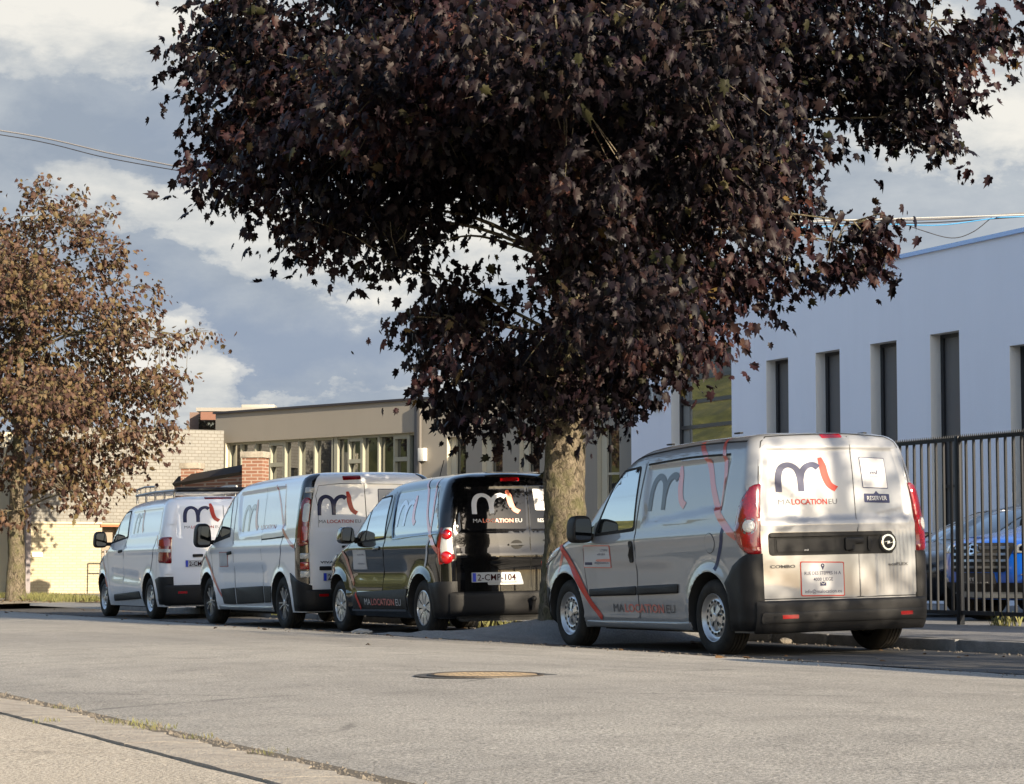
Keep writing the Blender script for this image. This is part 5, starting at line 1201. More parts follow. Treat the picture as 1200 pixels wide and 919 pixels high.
m_grey = mat('grey_beige_render', (.265, .242, .205), .85, fn=wallfn); m_cream = mat('cream_frame', (.46, .43, .34), .6)
m_anth = mat('anthracite_frame', (.018, .02, .025), .4); m_cop = mat('blue_coping', (.36, .50, .78), .4, .2)
def wglass(t, b, oc): b.inputs['Coat Weight'].default_value = 1; b.inputs['Coat Roughness'].default_value = 0; b.inputs['Coat IOR'].default_value = 1.9
m_pane = mat('dark_pane', (.018, .02, .018), .03, 0, 1, fn=wglass, ior=1.8)
m_blind = mat('grey_blind', (.11, .11, .115), .45, coat=.5)
# ---- white office building, blue of the skylight put into its wall colour
bb = empty('office_building', W(30, 22, -.64)); tag(bb, 'sky tinted white rendered office building with tall narrow windows behind the fence', 'building'); bl = bb.location
O = -bl.copy(); O = O + VX * 22; O.z = -bl.z; D = UX.copy(); N_ = -VX
Ow = VX * 22.0
def tu(x): return t_of(Ow, D, x)
def zu(x, y): return z_at(Ow, D, x, y)
wins = [(898.9, 924.8, 421.5), (957, 985.4, 411.5), (1021.5, 1052.5, 400.5), (1092, 1126.3, 388), (1185.6, 1222, 404), (1262, 1302, 370), (1345, 1390, 350)]
holes = []
for (xa, xb, yt) in wins: holes.append((round(tu(xb), 3), round(tu(xa), 3), -.30 if xa != 1092 else -.60, 3.84 if xa != 1185.6 else 3.46))
bay = (round(tu(858), 3), round(tu(787), 3), -.6, 4.25)
facade('wall', O, D, N_, 8, tu(740), -.70, 5.22, holes + [bay], m_sky_white, bb, .25, m_reveal)
oriented('coping', O, D, N_, [((8 + tu(740)) / 2, 5.255, tu(740) - 8, .07, -.16, .42)], m_cop, bb)
for k, (a, b, c, d) in enumerate(holes):
    w = oriented('window', O, D, N_, [(a + .025, (c + d) / 2, .05, d - c, -.23, .05), (b - .04, (c + d) / 2, .08, d - c, -.23, .05), ((a + b) / 2, d - .03, b - a, .06, -.228, .05), ((a + b) / 2, c + .03, b - a, .06, -.228, .05), ((a + b) / 2, c + 1.9, b - a, .05, -.228, .05)], m_anth, bb)
    quad('pane', O, D, N_, a + .04, b - .08, c, d, -.245, m_blind, w)
    oriented('brick_jamb', O, D, N_, [(a + .008, (c + d) / 2, .012, d - c - .02, -.13, .2)], mat('brick_jamb', (.20, .08, .05), .9, col2=(.03, .03, .03), vscale=14), w)
a, b, c, d = bay
zt = [zu(830, 439), zu(830, 467), zu(830, 497), 2.2, 1.6, 1.0, .4]
gf = oriented('window', O, D, N_, [(a + .05, (c + d) / 2, .1, d - c, -.22, .06), (b - .04, (c + d) / 2, .08, d - c, -.22, .06)] + [((a + b) / 2, z, b - a, .075, -.218, .05) for z in zt], m_anth, bb)
quad('spandrel_panel', O, D, N_, a, b, zt[0], d, -.235, mat('grey_panel', (.03, .035, .042), .35), gf)
for z0_, z1_ in zip(zt[1:], zt): quad('pane', O, D, N_, a, b, z0_, z1_, -.245, m_pane, gf)
rs = quad('rear_wall_reveal', O, D, N_, b - .35, b - .02, -.6, zt[0], -.240, mat('pale_interior', (.20, .21, .21), .3), gf)
# round sign
c_ = O + D * tu(770) + N_ * .05 + Vector((0, 0, zu(770, 465)))
bm = bmesh.new(); bmesh.ops.create_cone(bm, cap_ends=True, segments=40, radius1=.27, radius2=.27, depth=.08, matrix=Matrix.Translation(c_) @ N_.to_track_quat('Z', 'Y').to_matrix().to_4x4()); bmesh.ops.translate(bm, verts=bm.verts[:], vec=bl)
sg_ = finish(bm, 'round_sign', mat('grey_sign', (.16, .17, .19), .4), None); tag(sg_, 'round grey sign on the sky tinted white wall, half hidden by the leaves', 'sign')
oriented('sign_bar', O, D, N_, [(tu(770), zu(770, 465), .06, .5, .095, .02)], mat('light_grey', (.4, .42, .45), .4), bb)
# small fittings high on the right
# ---- grey beige building
G0 = Vector((2.54, 49.0, 0)); GD = Vector((-.7253, .6884, 0)).normalized(); GN = Vector((-GD.y, GD.x, 0)); GN = GN if GN.y < 0 else -GN
gb = empty('workshop_building', G0 + Vector((0, 0, -.7))); tag(gb, 'long grey beige flat roofed building with a ribbon of windows', 'building'); O = Vector((0, 0, .7))
tg = lambda x: t_of(G0, GD, x)
zg_ = lambda x, y: z_at(G0, GD, x, y)
topz = 3.83
holes = []
for xa, xb, yt, ybm in ((523.75, 546, 512, 600), (565, 589, 509.5, 600), (608.7, 632.5, 506, 600), (700, 726, 502, 596)): holes.append((tg(xb), tg(xa), -.35 if xa < 690 else zg_(712, 597), zg_((xa + xb) / 2, yt)))
xs_ = 494; t_p = tg(494); t_e = tg(252); zb_ = zg_(372, 513)
band = (tg(491), tg(264), .75, zb_)
facade('wall', O, GD, GN, 0, t_e, -.9, topz, holes + [band], m_grey, gb, .22, m_cream)
oriented('roof_edge', O, GD, GN, [(t_e / 2, topz + .025, t_e + .1, .05, -.12, .36)], mat('roof_edge_dark', (.03, .028, .035), .5), gb)
oriented('pilaster', O, GD, GN, [((tg(486.5) + tg(494)) / 2, (topz + .3) / 2 - .5, tg(486.5) - tg(494), topz + .6, .004, .06)], mat('dark_pilaster', (.10, .098, .10), .7), gb)
oriented('downpipe', O, GD, GN, [(tg(494.8), 1.6, .05, 4.3, .09, .05)], mat('dark_pipe', (.12, .11, .10), .6), gb)
for (a, b, c, d) in holes:
    w = oriented('window', O, GD, GN, [(b - .09, (c + d) / 2, .16, d - c, -.16, .06), (a + .02, (c + d) / 2, .04, d - c, -.18, .05), ((a + b) / 2, d - .02, b - a, .04, -.18, .05)], m_cream, gb)
    oriented('transom', O, GD, GN, [((a + b) / 2, (c + d) / 2 - .1, b - a, .05, -.178, .05)], m_cream, w)
    quad('pane', O, GD, GN, a, b, c, d, -.205, m_pane, w)
mx = [264, 278, 294.5, 312, 329, 346, 364, 385, 404, 420, 439, 457.5, 475, 491]
a, b, c, d = band
quad('window_backing', O, GD, GN, a, b, c, d, -.26, m_anth, gb)
m_green_f = mat('pale_green_frame', (.27, .27, .215), .6)
for i, (x0, x1) in enumerate(zip(mx, mx[1:])):
    ta, tb_ = tg(x1), tg(x0); fw = .048
    bx = [(tb_ - fw / 2, (c + d) / 2, fw, d - c, -.14, .10), ((ta + tb_) / 2, d - .03, tb_ - ta, .06, -.143, .09), ((ta + tb_) / 2, c + .03, tb_ - ta, .06, -.143, .09)]
    if i in (3, 8, 11): bx += [(ta + fw * .5, (c + d) / 2, fw, d - c, -.146, .10), ((ta + tb_) / 2, zg_(400, 541), tb_ - ta, .10, -.137, .09), ((ta + tb_) / 2, d - .08, tb_ - ta, .10, -.139, .09)]
    if i == 7: bx += [(tb_ - .16, (c + d) / 2, .12, d - c, -.13, .10)]
    w = oriented('window', O, GD, GN, bx, m_green_f, gb); quad('pane', O, GD, GN, ta + .01, tb_ - fw, c, d, -.19, m_pane, w)
bx = box_obj('wall_box', (0, 0, 0), (.20, .12, .30), mat('box_white', (.7, .68, .62), .5), None, Matrix((GD, -GN, Vector((0, 0, 1)))).transposed(), .01); bx.location = G0 + GD * tg(497.5) + GN * .07 + Vector((0, 0, zg_(497, 533))); tag(bx, 'small white box on the grey beige wall beside the dark pilaster', 'wall box')
# roof structures behind
rb_ = empty('roof_pavilion', at(270, 490, 66)); tag(rb_, 'brown roof pavilion with pale fascia rising above the tiled wall', 'rooftop'); p0 = rb_.location
box_obj('fascia', at(283, 484, 66) - p0, (2.2, 3, .10), mat('fascia', (.22, .21, .19), .6), rb_); box_obj('soffit', at(255, 488, 64.4) - p0, (.9, .4, .22), mat('brown_soffit', (.16, .075, .05), .7), rb_)
box_obj('clerestory', at(247, 496, 66) - p0, (.65, .3, .35), m_pane, rb_); box_obj('roof_slab', at(262, 497, 67) - p0, (1.7, 2, .55), mat('brown_wall', (.15, .10, .08), .8), rb_)
rv = box_obj('roof_unit', (0, 0, 0), (.95, .8, .14), mat('roof_unit_white', (.28, .27, .24), .5), None, None, .02); rv.location = at(304, 478, 66); tag(rv, 'low cream rooftop unit above the long grey beige building', 'roof unit')
# ---- tiled wall building
def brickm(name, c1, c2, mort, w_, h_, ms, frontal=(1, 0, 0)):
    def fn(t, b, oc):
        br = t.n('ShaderNodeTexBrick'); br.inputs['Color1'].default_value = (*c1, 1); br.inputs['Color2'].default_value = (*c2, 1); br.inputs['Mortar'].default_value = (*mort, 1)
        br.inputs['Scale'].default_value = 1; br.inputs['Brick Width'].default_value = w_; br.inputs['Row Height'].default_value = h_; br.inputs['Mortar Size'].default_value = ms; br.inputs['Bias'].default_value = .1
        sp_ = t.n('ShaderNodeSeparateXYZ'); t.L.new(oc, sp_.inputs[0]); cb_ = t.n('ShaderNodeCombineXYZ')
        t.L.new(t.m('ADD', t.m('MULTIPLY', sp_.outputs[0], frontal[0]), t.m('MULTIPLY', sp_.outputs[1], frontal[1])), cb_.inputs[0]); t.L.new(sp_.outputs[2], cb_.inputs[1]); t.L.new(cb_.outputs[0], br.inputs['Vector'])
        n_ = t.noise(oc, 1.2, 5); c = t.mix(t.ramp(n_, (.35, 0), (.75, .3)), br.outputs['Color'], tuple(x * .6 for x in c1) + (1,)); t.L.new(c, b.inputs['Base Color'])
        bp = t.n('ShaderNodeBump'); bp.inputs['Strength'].default_value = .6; bp.inputs['Distance'].default_value = .008; bp.invert = True; t.L.new(br.outputs['Fac'], bp.inputs['Height']); t.L.new(bp.outputs[0], b.inputs['Normal'])
    return mat(name, c1, .8, fn=fn)
m_tile = brickm('pale_tiles', (.205, .202, .19), (.18, .178, .168), (.13, .12, .10), .165, .083, .008, (VX.x, VX.y, 0))
m_ybr = brickm('yellow_brick', (.43, .39, .28), (.37, .33, .23), (.28, .24, .17), .21, .07, .008, (VX.x, VX.y, 0))
m_rbr = brickm('red_brick', (.23, .105, .062), (.18, .08, .05), (.30, .24, .19), .21, .07, .012, (.9, .44, 0))
T0 = UX * 56.0; TD = VX.copy(); TN = -UX; tb0 = empty('tiled_building', T0 + VX * 14 + Vector((0, 0, -.7))); tag(tb0, 'pale tiled building with a yellow brick base behind the left tree', 'building'); O = T0 - tb0.location
tt = lambda x: t_of(T0, TD, x); zt_ = lambda x, y: z_at(T0, TD, x, y)
t1 = tt(262); tdoor = (tt(120.5), tt(140)); ty0, ty1 = tt(35), tt(120)
wv_ = (tt(126), tt(156), zt_(140, 553), zt_(140, 540))
facade('wall', O, TD, TN, ty0 - .01, t1, zt_(100, 613), zt_(200, 503), [wv_], m_tile, tb0, .15)
facade('brick_base', O, TD, TN, ty0, t1, -.75, zt_(100, 613) - .003, [(tdoor[0], tdoor[1], -.66, zt_(130, 617))], m_ybr, tb0, .35)
quad('vent_window', O, TD, TN, wv_[0], wv_[1], wv_[2], wv_[3], -.12, m_anth, tb0)
quad('door', O, TD, TN, tdoor[0], tdoor[1], -.66, zt_(130, 617), -.33, mat('brown_door', (.20, .16, .12), .6), tb0)
oriented('door_lintel', O, TD, TN, [((tdoor[0] + tdoor[1]) / 2, zt_(130, 616), tdoor[1] - tdoor[0] + .1, .06, .02, .06)], mat('rust_lintel', (.30, .10, .04), .7), tb0)
oriented('base_ledge', O, TD, TN, [((ty0 + ty1) / 2, zt_(100, 613) + .0, ty1 - ty0, .05, .012, .05)], mat('ledge', (.45, .40, .30), .7), tb0)
oriented('corner_pier', O, TD, TN, [(tt(31.5), 1.2, tt(34.2) - tt(28.8), 4.4, .05, .5)], mat('violet_grey_pier', (.20, .18, .19), .7), tb0)
nb_ = empty('side_building', T0 + VX * 10.5 + UX * 1.5 + Vector((0, 0, -.7))); tag(nb_, 'cream rendered building with a tall brown door at the left edge', 'building')
O2 = T0 + UX * 1.5 - nb_.location; facade('wall', O2, TD, TN, tt(-220), tt(29.5), -.8, 3.3, [(tt(2), tt(6.5), -.7, 1.3)], mat('cream_render', (.60, .55, .42), .8, fn=wallfn), nb_, .2)
quad('door', O2, TD, TN, tt(2), tt(6.5), -.7, 1.3, -.18, mat('brown_door2', (.25, .15, .10), .6), nb_)
sgn = oriented('wall_sign', T0, TD, TN, [(tt(45), zt_(45, 650), tt(51) - tt(39), .11, .03, .03)], mat('sign_white', (.8, .78, .74), .5), None); tag(sgn, 'small blank white sign on the yellow brick wall right of the left tree', 'sign')
# handrail beside the steps
hr = empty('handrail', T0 + TD * tt(97) + TN * .9 + Vector((0, 0, -.7))); tag(hr, 'stepped metal handrail beside the yellow brick wall and the far white van', 'handrail')
bm = bmesh.new()
for (o_, h_) in ((0, .75), (.35, .75), (.35, 1.15), (.9, 1.15)): tube(bm, [TD * (o_ + .35) + Vector((0, 0, 0)), TD * (o_ + .35) + Vector((0, 0, h_ + .3))], .018, 6)
for (a_, b_, h_) in ((.35, .7, 1.05), (.35, .7, .8), (.7, 1.25, 1.45), (.7, 1.25, 1.15)): tube(bm, [TD * a_ + Vector((0, 0, h_)), TD * b_ + Vector((0, 0, h_))], .018, 6)
finish(bm, 'rail', steel, hr)
# brick gate piers with a black sloping coping between them
gw = empty('gate_wall', at(250, 690, 48)); tag(gw, 'red brick gate wall with two piers and a sloping black coping', 'wall'); p0 = gw.location
def pier(x0, x1, yt, Y, side=True):
    c = at((x0 + x1) / 2, 662, Y); w_ = (x1 - x0) * Y / F * .86; zt2 = at(x0, yt, Y).z; p = box_obj('pier', (c.x - p0.x, c.y - p0.y, (zt2 - .12 - .75) / 2 - p0.z), (w_, w_ * .9, zt2 - .12 + .75), m_rbr, gw, Matrix.Rotation(-.25, 3, 'Z'))
    box_obj('pier_cap', (c.x - p0.x, c.y - p0.y, zt2 - .06 - p0.z), (w_ * 1.18, w_ * 1.05, .13), mat('cap_stone', (.36, .32, .26), .9, var=.4, vscale=8, bump=.6), p, Matrix.Rotation(-.25, 3, 'Z'), .012)
pier(284, 313, 530, 48); pier(212, 236, 543, 50)
a_, b_ = at(208, 690, 50.2), at(288, 690, 48.2); za, zb2 = at(208, 569, 50.2).z, at(288, 555, 48.2).z; dv = (b_ - a_).normalized(); nn = Vector((dv.y, -dv.x, 0)) * .11
V = []
for p, z in ((a_, za), (b_, zb2)):
    for s in (1, -1): V += [Vector((p.x, p.y, -.8)) + nn * s - p0, Vector((p.x, p.y, z)) + nn * s - p0]
from_py('wall_panel', V, [(0, 1, 5, 4), (2, 3, 7, 6), (1, 3, 7, 5), (0, 2, 3, 1), (4, 6, 7, 5)], m_rbr, gw)
bm = bmesh.new(); tube(bm, [Vector((a_.x, a_.y, za + .03)) - p0, Vector((b_.x, b_.y, zb2 + .03)) - p0], .17, 4); finish(bm, 'coping', mat('black_coping', (.02, .018, .018), .6), gw, False)

# =================================================================== FENCE
m_fence = mat('fence_paint', (.004, .006, .010), .5, 0, .3)
FV = 13.7; u_post = uv_of(1123.5, FV); FZ = -.60; ztop = at(1123, 513, W(u_post, FV).y).z; zbot = at(1123, 718, W(u_post, FV).y).z
fn_ = empty('metal_fence', W(u_post, FV, FZ)); tag(fn_, 'black steel picket fence along the pavement, cars parked behind it', 'fence')
R3 = Matrix.Rotation(pi / 2 + TH, 3, 'Z')
def fb(name, us_, z0, z1, su, sv, dv=0, bev=0): return box_obj(name, UX * us_ + VX * dv + Vector((0, 0, (z0 + z1) / 2 - FZ)), (su, sv, z1 - z0), m_fence, fn_, R3, bev)
uL, uR = 24.2 - u_post, 9.0 - u_post
pm = None
posts = [0, -2.52, -5.04, -7.56, 2.52]
for pu in posts: fb('post', pu, FZ - .03, ztop + .015, .06, .06, 0, .004)
for a in sorted(posts)[:-1]:
    fb('rail', a + 1.26, ztop - .035, ztop, 2.46, .04); fb('rail', a + 1.26, zbot - .02, zbot + .02, 2.46, .04)
nP = 19; n_ = 0
for a in sorted(posts)[:-1]:
    for k in range(1, nP):
        uu = a + 2.52 * k / nP
        if pm is None: pm = fb('picket', 0, zbot + .02, ztop - .035, .022, .022); n0 = pm.data; pm.location = UX * uu; continue
        o = link(bpy.data.objects.new('picket', n0), fn_); o.location = UX * uu
bm = bmesh.new()
for k in range(int((uL - uR) / .034)):
    c = UX * (uR + k * .034) + Vector((0, 0, ztop - FZ + .0)); q = .008
    vs = [bm.verts.new(c + UX * q - VX * q), bm.verts.new(c + UX * q + VX * q), bm.verts.new(c - UX * q + VX * q), bm.verts.new(c - UX * q - VX * q)]; tp = bm.verts.new(c + Vector((0, 0, .035)))
    for i in range(4): bm.faces.new((vs[i], vs[(i + 1) % 4], tp))
finish(bm, 'spikes', m_fence, fn_, False)['kind'] = 'stuff'

# =================================================================== CARS BEHIND THE FENCE
def car(root, paint, wb, kind):
    suv = kind == 'suv'
    if suv:
        B = Body(W_=[(.25, .86), (.4, .91), (.7, .925), (.95, .915), (1.1, .87), (1.3, .80), (1.5, .71), (1.58, .62), (1.62, .45), (1.64, .15)],
                 xr_=[(.25, -.72), (.45, -.80), (.9, -.82), (1.1, -.74), (1.4, -.55), (1.55, -.42), (1.64, .1)],
                 xf_=[(.25, 3.30), (.40, 3.50), (.6, 3.55), (.82, 3.50), (.92, 3.36), (.98, 3.05), (1.03, 2.70), (1.08, 2.45), (1.25, 2.15), (1.45, 1.75), (1.56, 1.4), (1.64, .8)],
                 rr=.3, ax=.55, by=.62, bow=.05, bowf=.10, dx=.5, da=.05, z0=.25, z1=1.64, sd=lambda x, z: flare(x, z, 0, .40, .03, .36) + flare(x, z, wb, .40, .03, .36) - .03 * exp(-((z - .62) / .1) ** 2))
    else:
        B = Body(W_=[(.2, .84), (.35, .885), (.6, .90), (.85, .89), (.98, .85), (1.15, .78), (1.3, .69), (1.37, .60), (1.41, .42), (1.43, .15)],
                 xr_=[(.2, -.80), (.4, -.88), (.9, -.86), (.98, -.75), (1.2, -.45), (1.35, -.15), (1.43, .5)],
                 xf_=[(.2, 3.25), (.35, 3.42), (.55, 3.47), (.70, 3.38), (.80, 3.12), (.87, 2.75), (.93, 2.42), (1.1, 2.08), (1.28, 1.65), (1.37, 1.35), (1.43, .9)],
                 rr=.3, ax=.6, by=.66, bow=.05, bowf=.12, dx=.5, da=.05, z0=.2, z1=1.43, sd=lambda x, z: flare(x, z, 0, .37, .025, .33) + flare(x, z, wb, .37, .025, .33))
    R_ = .355 if suv else .325
    B.build('body', paint, root, wb, R_, R_ + .055, R_); M = B.maps(); chassis(root, wb, .82, .27)
    for x in (0, wb):
        for sg in (1, -1): make_wheel('star', R_, root, (x, sg * .90, R_), sg)
    k = .14 if suv else 0
    for S_ in (M['side'], M['sideR']):
        patch('window_trim', rpoly([(-.35, .98 + k), (2.25, .90 + k), (1.95, 1.06 + k), (1.45, 1.335 + k), (.2, 1.37 + k), (-.15, 1.2 + k)], .05), S_, chrome, root, .003, .002, .08)
        patch('door_window', rpoly([(.80, .965 + k), (2.02, .925 + k), (1.85, 1.05 + k), (1.41, 1.30 + k), (.86, 1.33 + k)], .04), S_, glass, root, .007, .002, .08)
        patch('door_window', rpoly([(-.25, 1.0 + k), (.72, .97 + k), (.78, 1.33 + k), (.2, 1.335 + k), (-.08, 1.2 + k)], .04), S_, glass, root, .007, .002, .08)
        gapline([(1.95, .35), (2.02, .7), (1.95, .95 + k)], S_, root); gapline([(.80, .3), (.78, .95 + k)], S_, root)
        patch('door_handle', rpoly([(.86, .84 + k * .8), (1.06, .835 + k * .8), (1.06, .865 + k * .8), (.86, .87 + k * .8)], .012), S_, paint, root, .014, .012, .08)
        patch('side_cladding', rpoly([(.46, .24), (wb - .45, .24), (wb - .45, .34), (.46, .34)], .02), S_, plastic, root, .012, .012, .1)
    patch('windscreen', rpoly([(.64, .96 + k), (.50, 1.32 + k), (-.50, 1.32 + k), (-.64, .96 + k)], .06), M['front'], glass, root, .004, .003, .06)
    add_mirror(root, 1.72, 1.0, 1.0 + k, plastic, (.09, .19, .14)); add_mirror(root, 1.72, -1.0, 1.0 + k, plastic, (.09, .19, .14))
    if suv:
        FR = M['front']
        gr = patch('grille', rpoly([(.42, .56), (-.42, .56), (-.50, .84), (-.44, .88), (.44, .88), (.50, .84)], .03), FR, gap, root, .008, .006, .05)
        for z in (.60, .67, .74, .81): patch('grille_bar', rpoly([(.44, z), (-.44, z), (-.44, z + .026), (.44, z + .026)], .01), FR, mat('satin_bar', (.30, .31, .33), .3, .9), gr, .022, .014, .06)
        e = patch('badge', ring2(0, .80, .085, .070, .052, .038), FR, chrome, gr, .045, .01, .05)
        patch('badge_letter', [stroke([(.035, .765), (.03, .835)], .014, 1)], FR, chrome, e, .045, .01, .05); patch('badge_letter', [stroke([(-.03, .765), (-.035, .835)], .014, 1)], FR, chrome, e, .045, .01, .05); patch('badge_letter', [stroke([(.035, .795), (-.035, .805)], .012, 1)], FR, chrome, e, .046, .01, .05)
        pl = patch('number_plate', rpoly([(.27, .44), (-.27, .44), (-.27, .55), (.27, .55)], .01), FR, mat('plate_black', (.02, .02, .022), .3), root, .04, .03, .1)
        text_on('plate_lettering', 'ml', .08, .475, .05, M['front'], whitef, pl, .13, .02, .043); text_on('plate_lettering', 'MALOCATION', .2, .45, .014, M['front'], whitef, pl, .36, 0, .043)
        patch('bumper_lower', rpoly([(.70, .27), (-.70, .27), (-.78, .44), (.78, .44)], .04), FR, plastic, root, .012, .010, .06); patch('skid_plate', rpoly([(.50, .30), (-.50, .30), (-.54, .345), (.54, .345)], .015), FR, mat('pale_skid', (.55, .58, .60), .35, .4), root, .035, .02, .06)
        for q in ('ff', 'ffR'):
            h_ = patch('headlight', rpoly([(.50, .77), (.72, .77), (.98, .86), (1.10, .93), (.80, .90), (.52, .86)], .02), M[q], lampclear, root, .010, .008, .04, .008, .03)
            for a_ in (.60, .74): patch('headlight_lens', [arc(a_, .82, .032, 0, 360, 16)], M[q], chrome, h_, .02, .006, .05)
            patch('fog_light', rpoly([(.60, .53), (.86, .55), (.88, .62), (.78, .63)], .015), M[q], lampclear, root, .012, .008, .05); patch('fog_surround', rpoly([(.62, .44), (.86, .46), (.84, .50), (.62, .49)], .01), M[q], chrome, root, .012, .008, .05)
def car_root(name, nose, hd, reach):
    h = Vector((hd[0], hd[1], 0)).normalized(); p = Vector((nose[0], nose[1], 0)) - h * reach; r = empty(name, (p.x, p.y, -.64), (0, 0, atan2(h.y, h.x))); return r
E_ = car_root('blue_car', (at(1143, 662, 26).x, 26), (-.86, -.51), 3.5); car(E_, blue, 2.67, 'suv'); tag(E_, 'bright blue car behind the fence with a barred grille, cut by the right edge', 'car', 'cars parked behind the fence')
F_ = car_root('dark_car', (at(1089, 662, 28.6).x, 29.0), (-.86, -.51), 2.62); car(F_, darkcar, 2.62, 'low'); tag(F_, 'dark grey car behind the fence, between the silver van and the blue car', 'car', 'cars parked behind the fence')

# =================================================================== CABLES AND STREET LITTER
m_cab = mat('cable_black', (.03, .03, .035), .6); m_cabw = mat('cable_white', (.35, .36, .36), .6); m_cabb = mat('cable_blue', (.05, .25, .5), .6)
def cpath(pts, Y): return [at(x, y, Y + 0) for x, y in pts]
def cab(name, label, pts, Y0, Y1, r, m, parent=None):
    P = [at(x, y, Y0 + (Y1 - Y0) * i / (len(pts) - 1)) for i, (x, y) in enumerate(pts)]; bm = bmesh.new(); P = [Vector(p) for p in P]; S3 = []
    for i in range(len(P) - 1):
        p0_, p1, p2, p3 = P[max(i - 1, 0)], P[i], P[i + 1], P[min(i + 2, len(P) - 1)]
        for j in range(8):
            t = j / 8; S3.append(.5 * ((2 * p1) + (p2 - p0_) * t + (2 * p0_ - 5 * p1 + 4 * p2 - p3) * t * t + (3 * p1 - p0_ - 3 * p2 + p3) * t ** 3))
    S3.append(P[-1]); tube(bm, S3, r, 6); o = finish(bm, name, m, parent, True, 80)
    if label: tag(o, label, 'cable', 'overhead cables')
    return o
cab('overhead_cable', 'upper grey cable crossing the sky at the left, above the left tree', [(-700, 60), (-300, 118), (0, 153), (140, 182), (265, 205), (450, 230), (700, 250), (1025, 258), (1200, 250), (1500, 225)], 36, 30, .013, mat('cable_grey', (.16, .16, .17), .6))
cab('overhead_cable', 'lower thin cable crossing the sky at the left', [(-700, 66), (-300, 124), (0, 158), (130, 186), (265, 209), (450, 236), (700, 256), (1025, 262), (1200, 254), (1500, 230)], 36.2, 30.2, .008, m_cab)
cab('overhead_cable', 'pale cable crossing the sky above the white office building roof', [(640, 262), (850, 262), (1025, 257), (1110, 254.5), (1200, 251.5), (1500, 238)], 29.5, 29, .009, m_cabw)
cab('overhead_cable', 'light blue cable slung under the pale one at the right', [(700, 270), (900, 268), (1030, 263), (1100, 264), (1165, 256), (1200, 254), (1500, 246)], 29.3, 28.8, .008, m_cabb)
cab('overhead_cable', 'thin slack wire loop hanging below the cables at the right', [(1048, 258), (1080, 270), (1115, 279), (1140, 272), (1162, 255)], 29.3, 29, .006, m_cab)
# scattered fallen leaves, grit and litter
def scatter_leaves(name, spots, sz, m):
    pos = np.array([list(p) for p in spots]); o, *_ = leaves_mesh(name, pos, sz * rng.uniform(.6, 1.2, len(pos)), m, None, 0., True); return o
sp = []
for _ in range(150):
    r_ = random.random(); u = random.uniform(14, 46); v = random.choice([random.uniform(10.3, 11.1), random.gauss(8.7, .5)]) if r_ < .85 else random.uniform(6, 9); sp.append(W(u, v, zroad(u, min(v, 11.1)) + .015))
for _ in range(160): u = random.uniform(47, 56); v = random.uniform(9.4, 12); sp.append(W(u, v, -.75))
scatter_leaves('fallen_leaves', sp, .075, leaf_mat('dead_leaf', [(0, (.05, .03, .02, 1)), (1, (.13, .08, .04, 1))], .7, .1))
def gravel(name, spots, m):
    V = []; Fc = []
    for p, s in spots:
        i = len(V); a = random.uniform(0, 6)
        for k in range(4): V.append(p + Vector((cos(a + k * pi / 2), sin(a + k * pi / 2), 0)) * s * random.uniform(.7, 1.2))
        V.append(p + Vector((random.uniform(-.3, .3) * s, 0, s * random.uniform(.6, 1.1)))); Fc += [(i + k, i + (k + 1) % 4, i + 4) for k in range(4)]
    o = from_py(name, V, Fc, m); o['kind'] = 'stuff'; return o
sp = []
for _ in range(700):
    u = random.uniform(5.5, 13); v = edge_v(u) + random.gauss(.01, .03); sp.append((W(u, v, zroad(u, 2.3) + .001), random.uniform(.003, .009) * (2 if random.random() < .05 else 1)))
for _ in range(500): u = random.uniform(10, 26); v = random.gauss(8.6, .5); sp.append((W(u, v, zroad(u, v) + .004), random.uniform(.004, .012)))
for _ in range(300): u = random.uniform(14, 34); v = random.uniform(10.9, 11.12); sp.append((W(u, v, zroad(u, v) + .004), random.uniform(.006, .02)))
gravel('grit', sp, mat('grit', (.16, .14, .115), .9, var=.6, vscale=30))
bm = bmesh.new(); bmesh.ops.create_icosphere(bm, subdivisions=3, radius=.5)
for v in bm.verts: v.co = Vector((v.co.x * .22, v.co.y * .10, max(v.co.z, -.2) * .06)) + Vector((1, 1, .5)) * .03 * mnoise.noise(v.co * 5)
lt = finish(bm, 'crumpled_litter', mat('litter_grey', (.25, .25, .24), .6), None, True, 20); lt.location = W(23.0, 8.5, zroad(23, 8.5) + .02); tag(lt, 'crumpled pale litter on the road beside the rear wheel of the black van', 'litter')
for i, (u, v, s, c) in enumerate(((18.6, 11.05, .045, (.24, .21, .17)), (22.9, 10.9, .10, (.5, .44, .34)))):
    bm = bmesh.new(); bmesh.ops.create_icosphere(bm, subdivisions=2, radius=s)
    for w in bm.verts: w.co = Vector((w.co.x * 1.5, w.co.y, w.co.z * .8)) * (1 + .35 * mnoise.noise(w.co * 14 + Vector((i * 4, 0, 0))))
    o = finish(bm, 'broken_stone', mat('stone%d' % i, c, .9, bump=.6), None, False); o.location = W(u, v, zroad(u, v) + s * .5); tag(o, ('broken stone at the kerb under the silver van', 'pale lump of stone at the kerb under the black van')[i], 'stone')

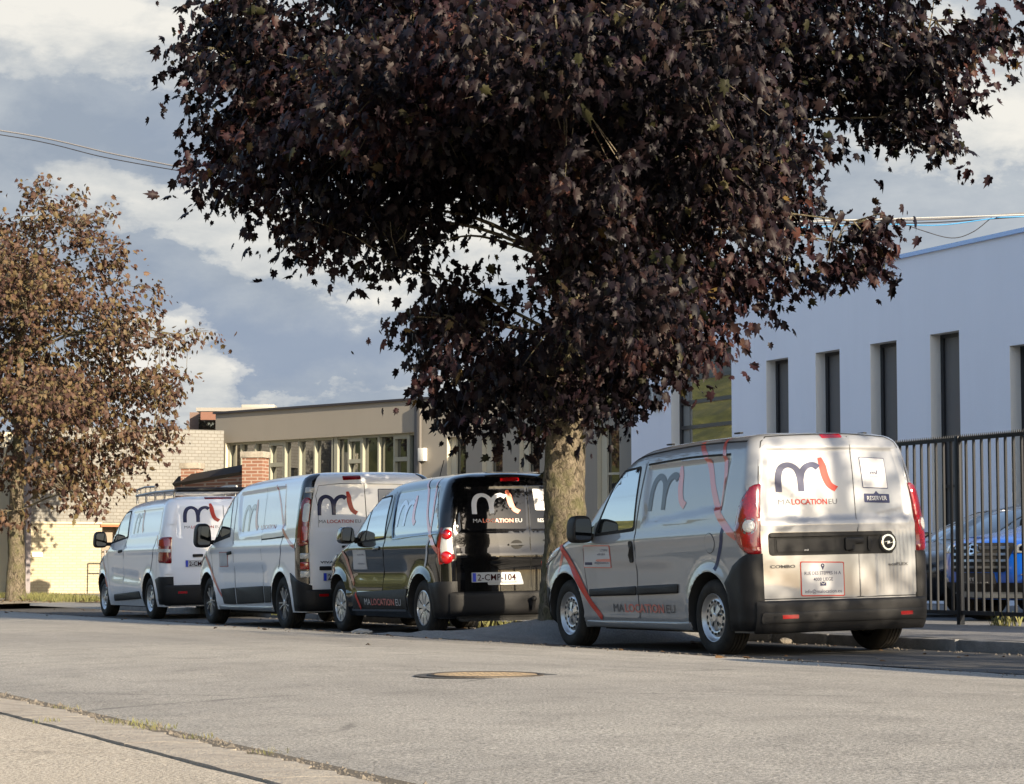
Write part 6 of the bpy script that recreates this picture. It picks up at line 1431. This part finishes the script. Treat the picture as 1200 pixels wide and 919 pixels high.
# =================================================================== OUT OF FRAME: what the vans reflect and what shades them
def hillfn(t, b, oc):
    n1 = t.noise(oc, .22, 8, .75); n2 = t.noise(oc, 1.3, 6, .8); c = t.ramp(t.m('ADD', t.m('MULTIPLY', n1, .6), t.m('MULTIPLY', n2, .4)), (.38, (.012, .018, .006, 1)), (.5, (.06, .07, .018, 1)), (.60, (.16, .15, .05, 1))); t.L.new(c, b.inputs['Base Color'])
m_hill = mat('wooded_slope', (.1, .12, .03), .9, fn=hillfn)
nu, nv = 150, 40; P = []
for i in range(nu):
    for j in range(nv):
        u = -60 + 380 * i / (nu - 1); v = -34 - 150 * (j / (nv - 1)) ** 1.2; k = j / (nv - 1)
        h = (29 + 8 * sin(u / 47.) + 8 * mnoise.noise(Vector((u / 30, v / 30, 0)))) * sstep(0, .75, k) + 3.0 * abs(mnoise.noise(Vector((u / 5, v / 5, 1)))) + 1.6 * abs(mnoise.noise(Vector((u / 1.9, v / 1.9, 5))))
        P.append(W(u, v, -1.4 + h + (6 if j else 0)))
hl = from_py('hill', P, [(i * nv + j, i * nv + j + 1, (i + 1) * nv + j + 1, (i + 1) * nv + j) for i in range(nu - 1) for j in range(nv - 1)], m_hill); hl['kind'] = 'structure'
hw = empty('long_shed', W(62, -22, -.8)); tag(hw, 'long low white shed across the street, outside the picture', 'building'); facade('wall', W(0, -22, 0) - hw.location, UX, VX, 30, 95, -.9, 3.4, [(34 + 6 * k, 37 + 6 * k, .6, 2.2) for k in range(10)], mat('shed_white', (.62, .60, .55), .8), hw, .2)
O3 = W(0, -22, 0) - hw.location
for k in range(10): quad('window', O3, UX, VX, 34 + 6 * k, 37 + 6 * k, .6, 2.2, -.18, m_pane, hw)
# the street row goes on towards the camera: a smaller, sparser tree and another parked van, out of the picture
sc_ = W(4.2, 12.7, 0); zz = -.6
sl = [(sc_ + Vector((random.uniform(-1.4, 1.4), random.uniform(-1.4, 1.4), random.uniform(2.6, 6.2))), (1.0, 1.0, .8)) for _ in range(12)]
tree('young_tree', 'thin young street tree out of the picture to the right', sc_ + Vector((0, 0, zz)), sl, [sc_ + Vector((0, 0, -.7)), sc_ + Vector((0, 0, .5)), sc_ + Vector((.1, 0, 2.5)), sc_ + Vector((0, .1, 5)), sc_ + Vector((0, 0, 6.5))],
     [sc_ + Vector((0, 0, 1.6)), sc_ + Vector((0, 0, 3)), sc_ + Vector((0, 0, 4.4))], m_leaf, .13, 270, 8, (.18, .18, .16), 0, None, (.16, .12, .10, .07, .03), seed=21)
G_ = copy_tree(C_); G_.location = W(6.6, 9.55, zroad(6.6, 9.3) + .005); G_['label'] = 'white van parked behind the silver van, out of the picture to the right'
